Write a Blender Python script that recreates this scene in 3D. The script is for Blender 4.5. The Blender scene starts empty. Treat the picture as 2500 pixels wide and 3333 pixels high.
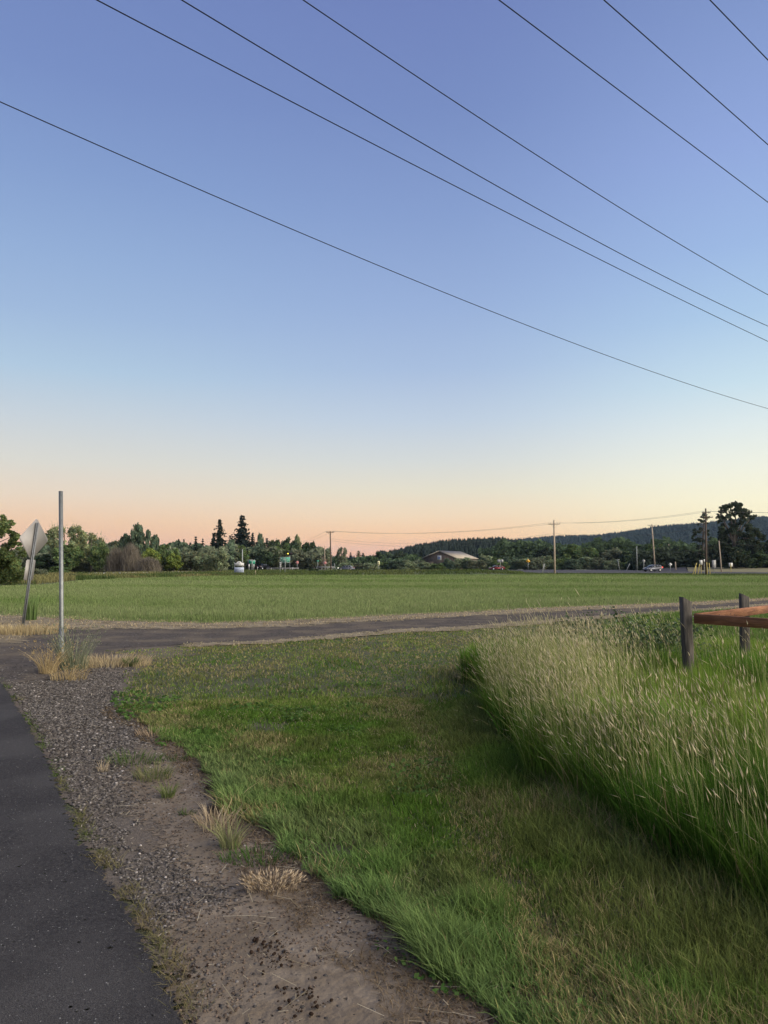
import bpy, math, random
import numpy as np
from mathutils import Matrix, Vector
R = math.radians
rng = np.random.default_rng(7)
random.seed(7)
S = bpy.context.scene
C = S.collection

# ------------------------------------------------------------------ camera
CAMH = 1.6
F = 2407.0
PITCH = math.atan((1838 - 1666.5) / F)
cd = bpy.data.cameras.new('camera')
cam = bpy.data.objects.new('camera', cd); C.objects.link(cam)
cam.location = (0, 0, CAMH)
cam.rotation_euler = (R(90) + PITCH, 0, 0)
cd.sensor_fit = 'VERTICAL'; cd.sensor_height = 36.0
cd.lens = 36.0 * F / 3333.0
cd.clip_start = 0.05; cd.clip_end = 12000
S.camera = cam
SUN_AZ, SUN_EL = R(112), R(23)          # azimuth clockwise from +Y

# ------------------------------------------------------------------ world
def lin(c):
    c = np.array(c, float) / 255
    return tuple(np.where(c <= .04045, c / 12.92, ((c + .055) / 1.055) ** 2.4))
W = bpy.data.worlds.new('World'); S.world = W; W.use_nodes = True
nt = W.node_tree; nt.nodes.clear()
def N(t, **k):
    n = nt.nodes.new(t)
    for a, b in k.items(): setattr(n, a, b)
    return n
def L(a, b): nt.links.new(a, b)
tc = N('ShaderNodeTexCoord'); nrm = N('ShaderNodeVectorMath', operation='NORMALIZE'); L(tc.outputs['Generated'], nrm.inputs[0])
sep = N('ShaderNodeSeparateXYZ'); L(nrm.outputs[0], sep.inputs[0])
az = N('ShaderNodeMath', operation='ARCTAN2'); L(sep.outputs['X'], az.inputs[0]); L(sep.outputs['Y'], az.inputs[1])
def elsin(v): return math.sin(PITCH + math.atan((1666.5 - v) / F))
def ramp(stops):
    r = N('ShaderNodeValToRGB'); r.color_ramp.interpolation = 'EASE' if False else 'LINEAR'
    st = sorted([(max(0.0, elsin(v) / .8), c) for v, c in stops])
    e = r.color_ramp.elements
    e[0].position = st[0][0]; e[0].color = (*lin(st[0][1]), 1)
    e[1].position = st[-1][0]; e[1].color = (*lin(st[-1][1]), 1)
    for p, c in st[1:-1]:
        q = e.new(p); q.color = (*lin(c), 1)
    s = N('ShaderNodeMath', operation='DIVIDE'); L(sep.outputs['Z'], s.inputs[0]); s.inputs[1].default_value = .8
    L(s.outputs[0], r.inputs[0]); return r.outputs[0]
SKY_L = [(-900, (98, 118, 172)), (0, (112, 133, 188)), (360, (119, 142, 195)), (650, (131, 157, 205)), (900, (146, 173, 214)), (1080, (158, 184, 219)),
         (1250, (175, 200, 223)), (1400, (200, 210, 218)), (1530, (219, 217, 208)), (1630, (234, 215, 192)), (1705, (243, 204, 166)), (1775, (244, 189, 146)), (1838, (238, 178, 138))]
SKY_C = [(-900, (98, 117, 172)), (0, (112, 131, 187)), (360, (119, 141, 194)), (700, (134, 158, 206)), (1000, (152, 176, 217)), (1200, (168, 190, 222)),
         (1370, (192, 207, 224)), (1500, (214, 218, 216)), (1600, (232, 224, 202)), (1680, (246, 219, 184)), (1745, (254, 205, 154)), (1800, (252, 188, 138)), (1838, (244, 174, 130))]
SKY_R = [(-900, (103, 124, 178)), (0, (120, 142, 194)), (600, (145, 168, 220)), (900, (157, 185, 228)), (1100, (172, 202, 233)), (1300, (200, 224, 237)),
         (1430, (225, 236, 236)), (1550, (244, 245, 228)), (1650, (255, 248, 214)), (1740, (255, 240, 190)), (1838, (254, 224, 165))]
def mapr(a, b, inp):
    m = N('ShaderNodeMapRange'); m.clamp = True; m.interpolation_type = 'SMOOTHSTEP'
    m.inputs['From Min'].default_value = a; m.inputs['From Max'].default_value = b; L(inp, m.inputs['Value']); return m.outputs[0]
def mixc(f, a, b, bt='MIX'):
    m = N('ShaderNodeMix', data_type='RGBA', blend_type=bt)
    if isinstance(f, float): m.inputs[0].default_value = f
    else: L(f, m.inputs[0])
    for k, x in ((6, a), (7, b)):
        if isinstance(x, tuple): m.inputs[k].default_value = (*x, 1)
        else: L(x, m.inputs[k])
    return m.outputs[2]
m1 = mixc(mapr(R(-24), R(4), az.outputs[0]), ramp(SKY_L), ramp(SKY_C))
m2 = mixc(mapr(R(4), R(29), az.outputs[0]), m1, ramp(SKY_R))
# the western sky round the set sun is far brighter than the part in view: a lobe about the sun's direction
sd = Vector((math.sin(SUN_AZ) * math.cos(R(8)), math.cos(SUN_AZ) * math.cos(R(8)), math.sin(R(8))))
dp = N('ShaderNodeVectorMath', operation='DOT_PRODUCT'); L(nrm.outputs[0], dp.inputs[0]); dp.inputs[1].default_value = sd
glow = mapr(.25, 1.0, dp.outputs['Value'])
g2 = N('ShaderNodeMath', operation='MULTIPLY'); L(glow, g2.inputs[0]); g2.inputs[1].default_value = 3.0
gl = N('ShaderNodeMix', data_type='RGBA', blend_type='MULTIPLY'); gl.inputs[0].default_value = 1
cmb = N('ShaderNodeCombineColor'); 
for i in range(3): L(g2.outputs[0], cmb.inputs[i])
L(cmb.outputs[0], gl.inputs[6]); gl.inputs[7].default_value = (1.0, .86, .66, 1)
m3 = mixc(1.0, m2, gl.outputs[2], 'ADD')
sky = N('ShaderNodeTexSky', sky_type='NISHITA', sun_disc=False, sun_elevation=R(1.5), sun_rotation=SUN_AZ)
sk = mixc(1.0, sky.outputs[0], (.01, .01, .01), 'MULTIPLY')
m4 = mixc(1.0, m3, sk, 'ADD')
bg = N('ShaderNodeBackground'); L(m4, bg.inputs[0]); bg.inputs[1].default_value = 1.0
ow = N('ShaderNodeOutputWorld'); L(bg.outputs[0], ow.inputs[0])

# ------------------------------------------------------------------ sun (afterglow: wide and low)
sl = bpy.data.lights.new('sun', 'SUN'); sl.energy = 3.0; sl.angle = R(60); sl.color = (1, .93, .8)
sun = bpy.data.objects.new('sun', sl); C.objects.link(sun)
d = Vector((math.sin(SUN_AZ) * math.cos(SUN_EL), math.cos(SUN_AZ) * math.cos(SUN_EL), math.sin(SUN_EL)))
sun.rotation_euler = d.to_track_quat('Z', 'Y').to_euler()
S.view_settings.view_transform = 'Standard'; S.view_settings.look = 'None'
S.view_settings.exposure = 0; S.view_settings.gamma = 1
S.cycles.max_bounces = 5; S.cycles.diffuse_bounces = 3; S.cycles.glossy_bounces = 2; S.cycles.transmission_bounces = 3
S.cycles.transparent_max_bounces = 8; S.cycles.volume_bounces = 0
S.cycles.use_adaptive_sampling = True; S.cycles.adaptive_threshold = .02
S.cycles.caustics_reflective = False; S.cycles.caustics_refractive = False

# ------------------------------------------------------------------ pixel helpers (source px 2500x3333)
cp, sp = math.cos(PITCH), math.sin(PITCH)
def ray(u, v):
    x, y = (u - 1250) / F, (1666.5 - v) / F
    return np.array([x, cp - y * sp, sp + y * cp])
def G(u, v, z=0.0):
    r = ray(u, v); t = (z - CAMH) / r[2]
    return np.array([r[0] * t, r[1] * t])
def P(u, v, Y):
    r = ray(u, v) * (Y / ray(u, v)[1]); return np.array([r[0], r[1], CAMH + r[2]])
def Zat(v, Y): return P(1250, v, Y)[2]
def Xat(u, Y, v=1838): return P(u, v, Y)[0]
def GP(pts): return np.array([G(u, v) for u, v in pts])

# ------------------------------------------------------------------ noise
_tab = rng.random((256, 256))
def vn(x, y, s=0):
    x = np.asarray(x, float) + s * 17.31; y = np.asarray(y, float) + s * 9.77
    i = np.floor(x).astype(int); j = np.floor(y).astype(int); fx = x - i; fy = y - j
    fx = fx * fx * (3 - 2 * fx); fy = fy * fy * (3 - 2 * fy)
    g = lambda a, b: _tab[a & 255, b & 255]
    return (g(i, j) * (1 - fx) + g(i + 1, j) * fx) * (1 - fy) + (g(i, j + 1) * (1 - fx) + g(i + 1, j + 1) * fx) * fy
def fbm(x, y, s=0, o=4):
    a, t, w = 0, 0, 1.0
    for k in range(o):
        a = a + w * vn(x * 2 ** k, y * 2 ** k, s + k * 3); t += w; w *= .5
    return a / t
def height(x, y):
    near = np.clip(1.4 - np.hypot(x, y) / 22, 0, 1)
    return near * (.05 * (fbm(x * .35, y * .35, 3, 2) - .5) + .014 * (vn(x * 1.6, y * 1.6, 5) - .5))
def inpoly(x, y, poly):
    r = np.zeros(x.shape, bool); n = len(poly)
    for i in range(n):
        x0, y0 = poly[i]; x1, y1 = poly[(i + 1) % n]
        c = ((y0 > y) != (y1 > y))
        with np.errstate(divide='ignore', invalid='ignore'):
            r ^= c & (x < (x1 - x0) * (y - y0) / (y1 - y0 + 1e-12) + x0)
    return r
def edist(x, y, poly):
    best = np.full(x.shape, 1e9); n = len(poly)
    for i in range(n):
        a = poly[i]; b = poly[(i + 1) % n]; dx, dy = b - a; l = dx * dx + dy * dy + 1e-12
        t = np.clip(((x - a[0]) * dx + (y - a[1]) * dy) / l, 0, 1)
        best = np.minimum(best, np.hypot(x - a[0] - t * dx, y - a[1] - t * dy))
    return best
def sdist(x, y, poly):       # positive inside
    dd = edist(x, y, poly); return np.where(inpoly(x, y, poly), dd, -dd)

# ------------------------------------------------------------------ mesh building
def mk(name, V, Fs, mat, parent=None, col=None, smooth=False, matidx=None):
    V = np.asarray(V, np.float32); me = bpy.data.meshes.new(name)
    Fs = [np.asarray(f, np.int32) for f in Fs if len(f)]
    me.vertices.add(len(V)); me.vertices.foreach_set('co', V.ravel())
    nl = sum(f.size for f in Fs); npoly = sum(len(f) for f in Fs)
    me.loops.add(nl); me.loops.foreach_set('vertex_index', np.concatenate([f.ravel() for f in Fs]))
    me.polygons.add(npoly)
    st, k = [], 0
    for f in Fs:
        st.append(k + np.arange(len(f)) * f.shape[1]); k += f.size
    me.polygons.foreach_set('loop_start', np.concatenate(st).astype(np.int32))
    if smooth: me.polygons.foreach_set('use_smooth', np.ones(npoly, bool))
    me.update(calc_edges=True)
    if col is not None:
        a = me.color_attributes.new('col', 'FLOAT_COLOR', 'POINT')
        c = np.ones((len(V), 4), np.float32); c[:, :3] = col; a.data.foreach_set('color', c.ravel())
    for m in (mat if isinstance(mat, list) else [mat]): me.materials.append(m)
    o = bpy.data.objects.new(name, me); C.objects.link(o)
    if parent is not None: o.parent = parent
    return o
class MB:
    def __init__(s): s.v = []; s.f = {}; s.n = 0; s.M = None
    def add(s, V, Fs):
        V = np.asarray(V, float)
        if s.M is not None: V = V @ np.array(s.M.to_3x3()).T + np.array(s.M.translation)
        s.v.append(V)
        for f in Fs: s.f.setdefault(len(f), []).append([i + s.n for i in f])
        s.n += len(V); return s
    def box(s, c, size, rot=None):
        c = np.array(c, float); h = np.array(size, float) / 2
        V = np.array([[sx, sy, sz] for sz in (-1, 1) for sy in (-1, 1) for sx in (-1, 1)]) * h
        if rot is not None: V = V @ np.array(rot).T
        return s.add(V + c, [(0, 2, 3, 1), (4, 5, 7, 6), (0, 1, 5, 4), (2, 6, 7, 3), (0, 4, 6, 2), (1, 3, 7, 5)])
    def tube(s, pts, rad, n=8, caps=True):
        pts = np.array(pts, float); m = len(pts); rad = np.broadcast_to(rad, (m,))
        V = []
        up = np.array([0, 0, 1.0])
        t0 = pts[-1] - pts[0]
        if abs(t0[2]) > .9 * np.linalg.norm(t0): up = np.array([1.0, 0, 0])
        for i in range(m):
            t = pts[min(i + 1, m - 1)] - pts[max(i - 1, 0)]; t = t / (np.linalg.norm(t) + 1e-9)
            a = np.cross(up, t); a /= np.linalg.norm(a) + 1e-9; b = np.cross(t, a)
            for k in range(n):
                th = 2 * math.pi * k / n; V.append(pts[i] + rad[i] * (a * math.cos(th) + b * math.sin(th)))
        Fs = []
        for i in range(m - 1):
            for k in range(n):
                k2 = (k + 1) % n; Fs.append((i * n + k, i * n + k2, (i + 1) * n + k2, (i + 1) * n + k))
        if caps: Fs += [tuple(range(n - 1, -1, -1)), tuple(range((m - 1) * n, m * n))]
        return s.add(V, Fs)
    def prism(s, poly, o, ax, ay, depth):    # poly 2D in axes ax, ay from o, extruded along depth vector
        o = np.array(o, float); ax = np.array(ax, float); ay = np.array(ay, float); dv = np.array(depth, float)
        A = [o + ax * p[0] + ay * p[1] for p in poly]; n = len(A)
        Fs = [tuple(range(n - 1, -1, -1)), tuple(range(n, 2 * n))] + [(i, (i + 1) % n, n + (i + 1) % n, n + i) for i in range(n)]
        return s.add(A + [a + dv for a in A], Fs)
    def build(s, name, mat, parent=None, smooth=False, col=None):
        return mk(name, np.concatenate(s.v), [np.array(v) for v in s.f.values()], mat, parent, smooth=smooth, col=col)

def tag(o, label=None, cat=None, group=None, kind=None):
    if label: o['label'] = label
    if cat: o['category'] = cat
    if group: o['group'] = group
    if kind: o['kind'] = kind
    return o
def empty(name, loc, label, cat, group=None, rz=0, rot=None):
    o = bpy.data.objects.new(name, None); C.objects.link(o); o.location = loc
    o.rotation_euler = rot if rot else (0, 0, rz); o.empty_display_size = .3
    return tag(o, label, cat, group)

# ------------------------------------------------------------------ materials
def newmat(name):
    m = bpy.data.materials.new(name); m.use_nodes = True; t = m.node_tree
    return m, t, t.nodes['Principled BSDF'], t.nodes['Material Output']
def mnoise(name, c1, c2, scale=5, rough=.8, bump=0, bscale=None, metal=0, detail=5, coords='Object', c3=None, s3=1, spec=.3, stretch=None):
    m, t, b, o = newmat(name); n = t.nodes
    tcn = n.new('ShaderNodeTexCoord'); src = tcn.outputs[coords]
    if stretch:
        mp = n.new('ShaderNodeMapping'); mp.inputs['Scale'].default_value = stretch; t.links.new(src, mp.inputs[0]); src = mp.outputs[0]
    nz = n.new('ShaderNodeTexNoise'); nz.inputs['Scale'].default_value = scale; nz.inputs['Detail'].default_value = detail; t.links.new(src, nz.inputs[0])
    r = n.new('ShaderNodeValToRGB'); r.color_ramp.elements[0].position = .35; r.color_ramp.elements[1].position = .65
    r.color_ramp.elements[0].color = (*c1, 1); r.color_ramp.elements[1].color = (*c2, 1); t.links.new(nz.outputs[0], r.inputs[0])
    out = r.outputs[0]
    if c3 is not None:
        n3 = n.new('ShaderNodeTexNoise'); n3.inputs['Scale'].default_value = s3; n3.inputs['Detail'].default_value = 4; t.links.new(src, n3.inputs[0])
        r3 = n.new('ShaderNodeMapRange'); r3.inputs['From Min'].default_value = .45; r3.inputs['From Max'].default_value = .62; t.links.new(n3.outputs[0], r3.inputs[0])
        mx = n.new('ShaderNodeMix'); mx.data_type = 'RGBA'; t.links.new(r3.outputs[0], mx.inputs[0]); t.links.new(out, mx.inputs[6]); mx.inputs[7].default_value = (*c3, 1)
        out = mx.outputs[2]
    t.links.new(out, b.inputs['Base Color']); b.inputs['Roughness'].default_value = rough; b.inputs['Metallic'].default_value = metal
    b.inputs['Specular IOR Level'].default_value = spec
    if bump:
        nb = n.new('ShaderNodeTexNoise'); nb.inputs['Scale'].default_value = bscale or scale * 3; nb.inputs['Detail'].default_value = 4; t.links.new(src, nb.inputs[0])
        bm = n.new('ShaderNodeBump'); bm.inputs['Strength'].default_value = 1; bm.inputs['Distance'].default_value = bump
        t.links.new(nb.outputs[0], bm.inputs['Height']); t.links.new(bm.outputs[0], b.inputs['Normal'])
    return m
def mplain(name, c, rough=.5, metal=0, emit=None, es=0, spec=.4):
    m, t, b, o = newmat(name)
    nz = t.nodes.new('ShaderNodeTexNoise'); nz.inputs['Scale'].default_value = 6; tcn = t.nodes.new('ShaderNodeTexCoord'); t.links.new(tcn.outputs['Object'], nz.inputs[0])
    mx = t.nodes.new('ShaderNodeMix'); mx.data_type = 'RGBA'; t.links.new(nz.outputs[0], mx.inputs[0])
    mx.inputs[6].default_value = (*[x * .85 for x in c], 1); mx.inputs[7].default_value = (*[min(1, x * 1.12) for x in c], 1)
    t.links.new(mx.outputs[2], b.inputs['Base Color'])
    b.inputs['Roughness'].default_value = rough; b.inputs['Metallic'].default_value = metal; b.inputs['Specular IOR Level'].default_value = spec
    if emit: b.inputs['Emission Color'].default_value = (*emit, 1); b.inputs['Emission Strength'].default_value = es
    return m
def mleaf(name, tint=(1, 1, 1), trans=.35, gloss=.0):
    m = bpy.data.materials.new(name); m.use_nodes = True; t = m.node_tree; t.nodes.clear(); n = t.nodes
    at = n.new('ShaderNodeAttribute'); at.attribute_name = 'col'
    mx = n.new('ShaderNodeMix'); mx.data_type = 'RGBA'; mx.blend_type = 'MULTIPLY'; mx.inputs[0].default_value = 1
    t.links.new(at.outputs['Color'], mx.inputs[6]); mx.inputs[7].default_value = (*tint, 1)
    df = n.new('ShaderNodeBsdfDiffuse'); tr = n.new('ShaderNodeBsdfTranslucent'); ms = n.new('ShaderNodeMixShader'); ms.inputs[0].default_value = trans
    t.links.new(mx.outputs[2], df.inputs[0]); t.links.new(mx.outputs[2], tr.inputs[0]); t.links.new(df.outputs[0], ms.inputs[1]); t.links.new(tr.outputs[0], ms.inputs[2])
    last = ms.outputs[0]
    if gloss:
        g = n.new('ShaderNodeBsdfGlossy'); g.inputs['Roughness'].default_value = .45; g.inputs[0].default_value = (.8, .8, .8, 1)
        m2 = n.new('ShaderNodeMixShader'); m2.inputs[0].default_value = gloss; t.links.new(last, m2.inputs[1]); t.links.new(g.outputs[0], m2.inputs[2]); last = m2.outputs[0]
    o = n.new('ShaderNodeOutputMaterial'); t.links.new(last, o.inputs[0]); return m
def fade(m, scale=9, w=.5):      # ragged edge: opacity from the 'col' attribute against noise
    t = m.node_tree; n = t.nodes; o = n['Material Output']; b = n['Principled BSDF']
    at = n.new('ShaderNodeAttribute'); at.attribute_name = 'col'
    sx = n.new('ShaderNodeSeparateColor'); t.links.new(at.outputs['Color'], sx.inputs[0])
    nz = n.new('ShaderNodeTexNoise'); nz.inputs['Scale'].default_value = scale; nz.inputs['Detail'].default_value = 6
    tcn = n.new('ShaderNodeTexCoord'); t.links.new(tcn.outputs['Object'], nz.inputs[0])
    sc = n.new('ShaderNodeMapRange'); sc.inputs['From Min'].default_value = .3; sc.inputs['From Max'].default_value = .7; t.links.new(nz.outputs[0], sc.inputs[0])
    gt = n.new('ShaderNodeMath'); gt.operation = 'GREATER_THAN'; t.links.new(sx.outputs[0], gt.inputs[0]); t.links.new(sc.outputs[0], gt.inputs[1])
    tr = n.new('ShaderNodeBsdfTransparent'); ms = n.new('ShaderNodeMixShader')
    t.links.new(gt.outputs[0], ms.inputs[0]); t.links.new(tr.outputs[0], ms.inputs[1]); t.links.new(b.outputs[0], ms.inputs[2]); t.links.new(ms.outputs[0], o.inputs[0])
    return m

M = {}
M['soil'] = mnoise('thatch_soil', (.045, .05, .025), (.09, .085, .045), 3, .95, .02, 40, c3=(.06, .075, .03), s3=.6)
M['asphalt'] = fade(mnoise('asphalt', (.022, .0205, .021), (.043, .04, .04), 60, .9, .006, 130, c3=(.048, .045, .044), s3=1.3, spec=.15), 22)
M['gravel'] = fade(mnoise('gravel_fines', (.085, .069, .054), (.145, .12, .097), 45, .95, .012, 90, c3=(.115, .09, .067), s3=2))
M['dirt'] = fade(mnoise('bare_dirt', (.12, .093, .066), (.195, .157, .117), 2.2, .95, .014, 24, c3=(.135, .104, .073), s3=9), 26)
_t = M['asphalt'].node_tree; _n = _t.nodes; _vo = _n.new('ShaderNodeTexVoronoi'); _vo.feature = 'DISTANCE_TO_EDGE'; _vo.inputs['Scale'].default_value = .9
_tc = _n.new('ShaderNodeTexCoord'); _nz = _n.new('ShaderNodeTexNoise'); _nz.inputs['Scale'].default_value = 3; _nz.inputs['Detail'].default_value = 6; _t.links.new(_tc.outputs['Object'], _nz.inputs[0])
_mx = _n.new('ShaderNodeMix'); _mx.data_type = 'VECTOR'; _mx.inputs[0].default_value = .25; _t.links.new(_tc.outputs['Object'], _mx.inputs[4]); _t.links.new(_nz.outputs['Color'], _mx.inputs[5]); _t.links.new(_mx.outputs[1], _vo.inputs['Vector'])
_mr = _n.new('ShaderNodeMapRange'); _mr.inputs['From Min'].default_value = .002; _mr.inputs['From Max'].default_value = .006; _t.links.new(_vo.outputs['Distance'], _mr.inputs['Value'])
_n2 = _n.new('ShaderNodeTexNoise'); _n2.inputs['Scale'].default_value = 260; _n2.inputs['Detail'].default_value = 3; _t.links.new(_tc.outputs['Object'], _n2.inputs[0])
_r2 = _n.new('ShaderNodeMapRange'); _r2.inputs['From Min'].default_value = .35; _r2.inputs['From Max'].default_value = .7; _r2.inputs['To Min'].default_value = .55; _r2.inputs['To Max'].default_value = 1.8; _t.links.new(_n2.outputs[0], _r2.inputs['Value'])
_b = _n['Principled BSDF']; _src = _b.inputs['Base Color'].links[0].from_socket
_c1 = _n.new('ShaderNodeMix'); _c1.data_type = 'RGBA'; _c1.blend_type = 'MULTIPLY'; _c1.inputs[0].default_value = 1; _t.links.new(_src, _c1.inputs[6]); _t.links.new(_r2.outputs[0], _c1.inputs[7])
_c2 = _n.new('ShaderNodeMix'); _c2.data_type = 'RGBA'; _t.links.new(_mr.outputs[0], _c2.inputs[0]); _c2.inputs[6].default_value = (.018, .017, .016, 1); _t.links.new(_c1.outputs[2], _c2.inputs[7]); _t.links.new(_c1.outputs[2], _b.inputs['Base Color'])
M['path'] = fade(mnoise('path_gravel', (.052, .045, .041), (.1, .087, .078), 14, .95, .012, 40, c3=(.125, .103, .08), s3=1.1, spec=.05), 6)
M['drystraw'] = fade(mnoise('dry_verge', (.16, .13, .08), (.27, .22, .145), 9, .95, .02, 30, c3=(.13, .1, .06), s3=2), 4)
M['field'] = mnoise('field_soil', (.08, .12, .035), (.12, .155, .06), .25, .95, .05, 6, c3=(.075, .105, .035), s3=.06)
M['farland'] = mnoise('rough_land', (.05, .07, .03), (.09, .1, .05), .08, .95)
M['road'] = mnoise('road_asphalt', (.06, .058, .063), (.09, .087, .092), .7, .95, .004, 20, spec=.05)
M['drybank'] = mnoise('dry_grass_bank', (.13, .125, .065), (.2, .17, .095), .5, .95, .1, 3)
M['leaf'] = mleaf('grass_blade', (.98, 1.0, .98), .4, 0)

# ------------------------------------------------------------------ ground regions (source px -> ground metres)
asphalt_edge = [(-60, 2180), (0, 2225), (29, 2259), (63, 2321), (116, 2413), (159, 2505), (202, 2601), (236, 2673), (260, 2746), (301, 2789), (374, 2910), (458, 3055), (518, 3181), (585, 3333)]
e = GP(asphalt_edge)
dr = e[-1] - e[-3]; dr /= np.linalg.norm(dr)
ASPH = np.vstack([[(-9.5, 12.5)], [(-6.2, 10.2)], e, [e[-1] + dr * .6, e[-1] + dr * 1.2 + (0.15, 0), (.6, -4), (-14, -4), (-14, 12.5)]])
path_up = [(-700, 2052), (0, 2042), (196, 2034), (663, 2046), (904, 2039), (1250, 2019), (1808, 1989), (2230, 1971), (2500, 1954), (3000, 1935), (3900, 1915)]
path_lo = [(3900, 1924), (3000, 1947), (2500, 1967), (2223, 1990), (1808, 2019), (1500, 2043), (1296, 2052), (904, 2087), (603, 2097), (420, 2112), (330, 2150), (160, 2215), (0, 2235), (-700, 2235)]
PATH = GP(path_up + path_lo)
lawn_edge = [(300, 2122), (500, 2145), (420, 2190), (395, 2260), (395, 2297), (463, 2360), (530, 2398), (583, 2456), (675, 2509), (711, 2572), (784, 2675), (874, 2729), (925, 2790),
             (1020, 2873), (1141, 3000), (1262, 3060), (1394, 3162), (1490, 3240), (1590, 3333)]
le = GP(lawn_edge); dl = le[-1] - le[-4]; dl /= np.linalg.norm(dl)
LAWN = np.vstack([le, [le[-1] + dl * .7], [le[-1] + dl * 1.5], (3.2, -4), (16, -4), (16, 10), GP([(3000, 1950), (2500, 1970), (2223, 1993), (1808, 2022), (1500, 2047), (1296, 2056), (904, 2093), (603, 2104), (420, 2118)])])
SHOULDER = np.vstack([e[::-1], [(-6.2, 10.2)], [(-8, 14)], GP([(200, 2090), (560, 2095), (650, 2130)]), le[1:] + (.12, 0), [le[-1] + dl * .7 + (.1, 0), le[-1] + dl * 1.5 + (.1, 0), (3.0, -4), (.5, -4)]])
dirt_left = [(380, 2470), (430, 2560), (440, 2640), (535, 2700), (573, 2801), (640, 2875), (753, 2905), (740, 2935), (600, 2975), (552, 3020), (548, 3090), (585, 3190), (640, 3333)]
dle = GP(dirt_left)
DIRT = np.vstack([dle, [dle[-1] + (.15, -.5), (.4, -4), (3.0, -4), le[-1] + dl * 1.5 + (.05, 0)], (le[::-1][:-6] + (.02, 0))])
TALL = np.vstack([GP([(1535, 2190), (1560, 2270), (1596, 2350), (1741, 2541), (1862, 2620), (2103, 2782), (2344, 2933), (2500, 3023), (2900, 3240)]), [(9, 1.6), (9, 11)], GP([(2900, 2180), (2200, 2190), (1800, 2170)])])
FIELDN = [(-700, 2010), (0, 2005), (196, 2015), (500, 2028), (663, 2033), (904, 2024), (1250, 2007), (1808, 1980), (2230, 1963), (2500, 1948), (3000, 1930), (4200, 1908)]
FIELDF = [(4200, 1880), (2500, 1876), (2100, 1873), (1800, 1871), (1100, 1873), (720, 1875), (400, 1884), (250, 1890), (120, 1905), (-60, 1912), (-700, 1925)]
FIELD = GP(FIELDN + FIELDF)

def grid_sheet(name, poly, res, off, mat, feather, bbox=None, noise=.0, nsc=1.2, label=None, kind='structure'):
    lo = poly.min(0) - feather; hi = poly.max(0) + feather
    if bbox: lo = np.maximum(lo, bbox[:2]); hi = np.minimum(hi, bbox[2:])
    nx = int((hi[0] - lo[0]) / res) + 2; ny = int((hi[1] - lo[1]) / res) + 2
    X, Y = np.meshgrid(np.linspace(lo[0], hi[0], nx), np.linspace(lo[1], hi[1], ny))
    sd_ = sdist(X, Y, poly) + noise * (fbm(X * nsc, Y * nsc, 2) - .5) * 2
    keep = sd_ > -feather
    idx = np.arange(nx * ny).reshape(ny, nx)
    q = keep[:-1, :-1] & keep[1:, :-1] & keep[:-1, 1:] & keep[1:, 1:]
    Fq = np.stack([idx[:-1, :-1][q], idx[:-1, 1:][q], idx[1:, 1:][q], idx[1:, :-1][q]], 1)
    used = np.unique(Fq); remap = np.full(nx * ny, -1); remap[used] = np.arange(len(used))
    Z = height(X, Y) + off
    V = np.stack([X.ravel(), Y.ravel(), Z.ravel()], 1)[used]
    a = np.clip((sd_.ravel()[used] + feather) / (2 * feather), 0, 1)
    o = mk(name, V, [remap[Fq]], mat, col=np.repeat(a[:, None], 3, 1), smooth=True)
    return tag(o, label, None, None, kind)

# base ground: one sheet, fine near and coarse to the horizon
def axis(a): return np.array(sorted(set(a)))
xs = np.concatenate([-np.geomspace(26, 6000, 40)[::-1], np.arange(-24, 24.01, .16), np.geomspace(26, 6000, 40)])
ys = np.concatenate([-np.geomspace(8, 3000, 24)[::-1], np.arange(-5, 30, .16), np.geomspace(31, 7000, 60)])
X, Y = np.meshgrid(xs, ys); Z = height(X, Y)
idx = np.arange(X.size).reshape(X.shape)
Fq = np.stack([idx[:-1, :-1], idx[:-1, 1:], idx[1:, 1:], idx[1:, :-1]], -1).reshape(-1, 4)
tag(mk('ground', np.stack([X.ravel(), Y.ravel(), Z.ravel()], 1), [Fq], M['soil'], smooth=True), 'green brown soil and thatch showing between the mown grass', kind='structure')
grid_sheet('gravel_shoulder', SHOULDER, .07, .006, M['gravel'], .12, noise=.08, nsc=2.5, label='strip of loose grey gravel beside the asphalt path')
grid_sheet('dirt', DIRT, .05, .009, M['dirt'], .2, noise=.07, nsc=3, label='bare brown trodden dirt between gravel and lawn')
grid_sheet('asphalt_path', ASPH, .035, .018, M['asphalt'], .035, noise=.02, nsc=4, label='dark asphalt path at the lower left')
grid_sheet('gravel_path', PATH, .12, .014, M['path'], .18, noise=.16, nsc=.9, bbox=(-26, 8, 60, 70), label='grey gravel track crossing in front of the field')
VERGE_U = GP([(-700, 2002), (0, 1998), (196, 2008), (500, 2022), (663, 2027), (904, 2019), (1250, 2003), (1808, 1977), (2230, 1961), (2500, 1946), (3400, 1922)] + [(3400, 1933), (2500, 1956), (2230, 1974), (1808, 1992), (1250, 2022), (904, 2042), (663, 2049), (400, 2048), (120, 2052), (60, 2095), (-700, 2095)])
grid_sheet('dry_verge', VERGE_U, .22, .02, M['drystraw'], .35, noise=.5, nsc=.8, bbox=(-22, 8, 60, 60), label='straw coloured dry verge between track and field')
VERGE_L = GP([(3400, 1932), (2500, 1965), (2223, 1988), (1808, 2016), (1500, 2040), (1296, 2049), (904, 2084), (603, 2094), (603, 2106), (904, 2096), (1296, 2062), (1500, 2053), (1808, 2027), (2223, 1997), (2500, 1972), (3400, 1937)])
grid_sheet('near_verge', VERGE_L, .12, .02, M['drystraw'], .25, noise=.25, nsc=1.2, bbox=(-22, 8, 60, 60), label='thin straw coloured verge on the near side of the track')
fo = mk('field', np.column_stack([FIELD, np.full(len(FIELD), .004)]), [np.arange(len(FIELD))[None, :]], M['field'])
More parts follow.
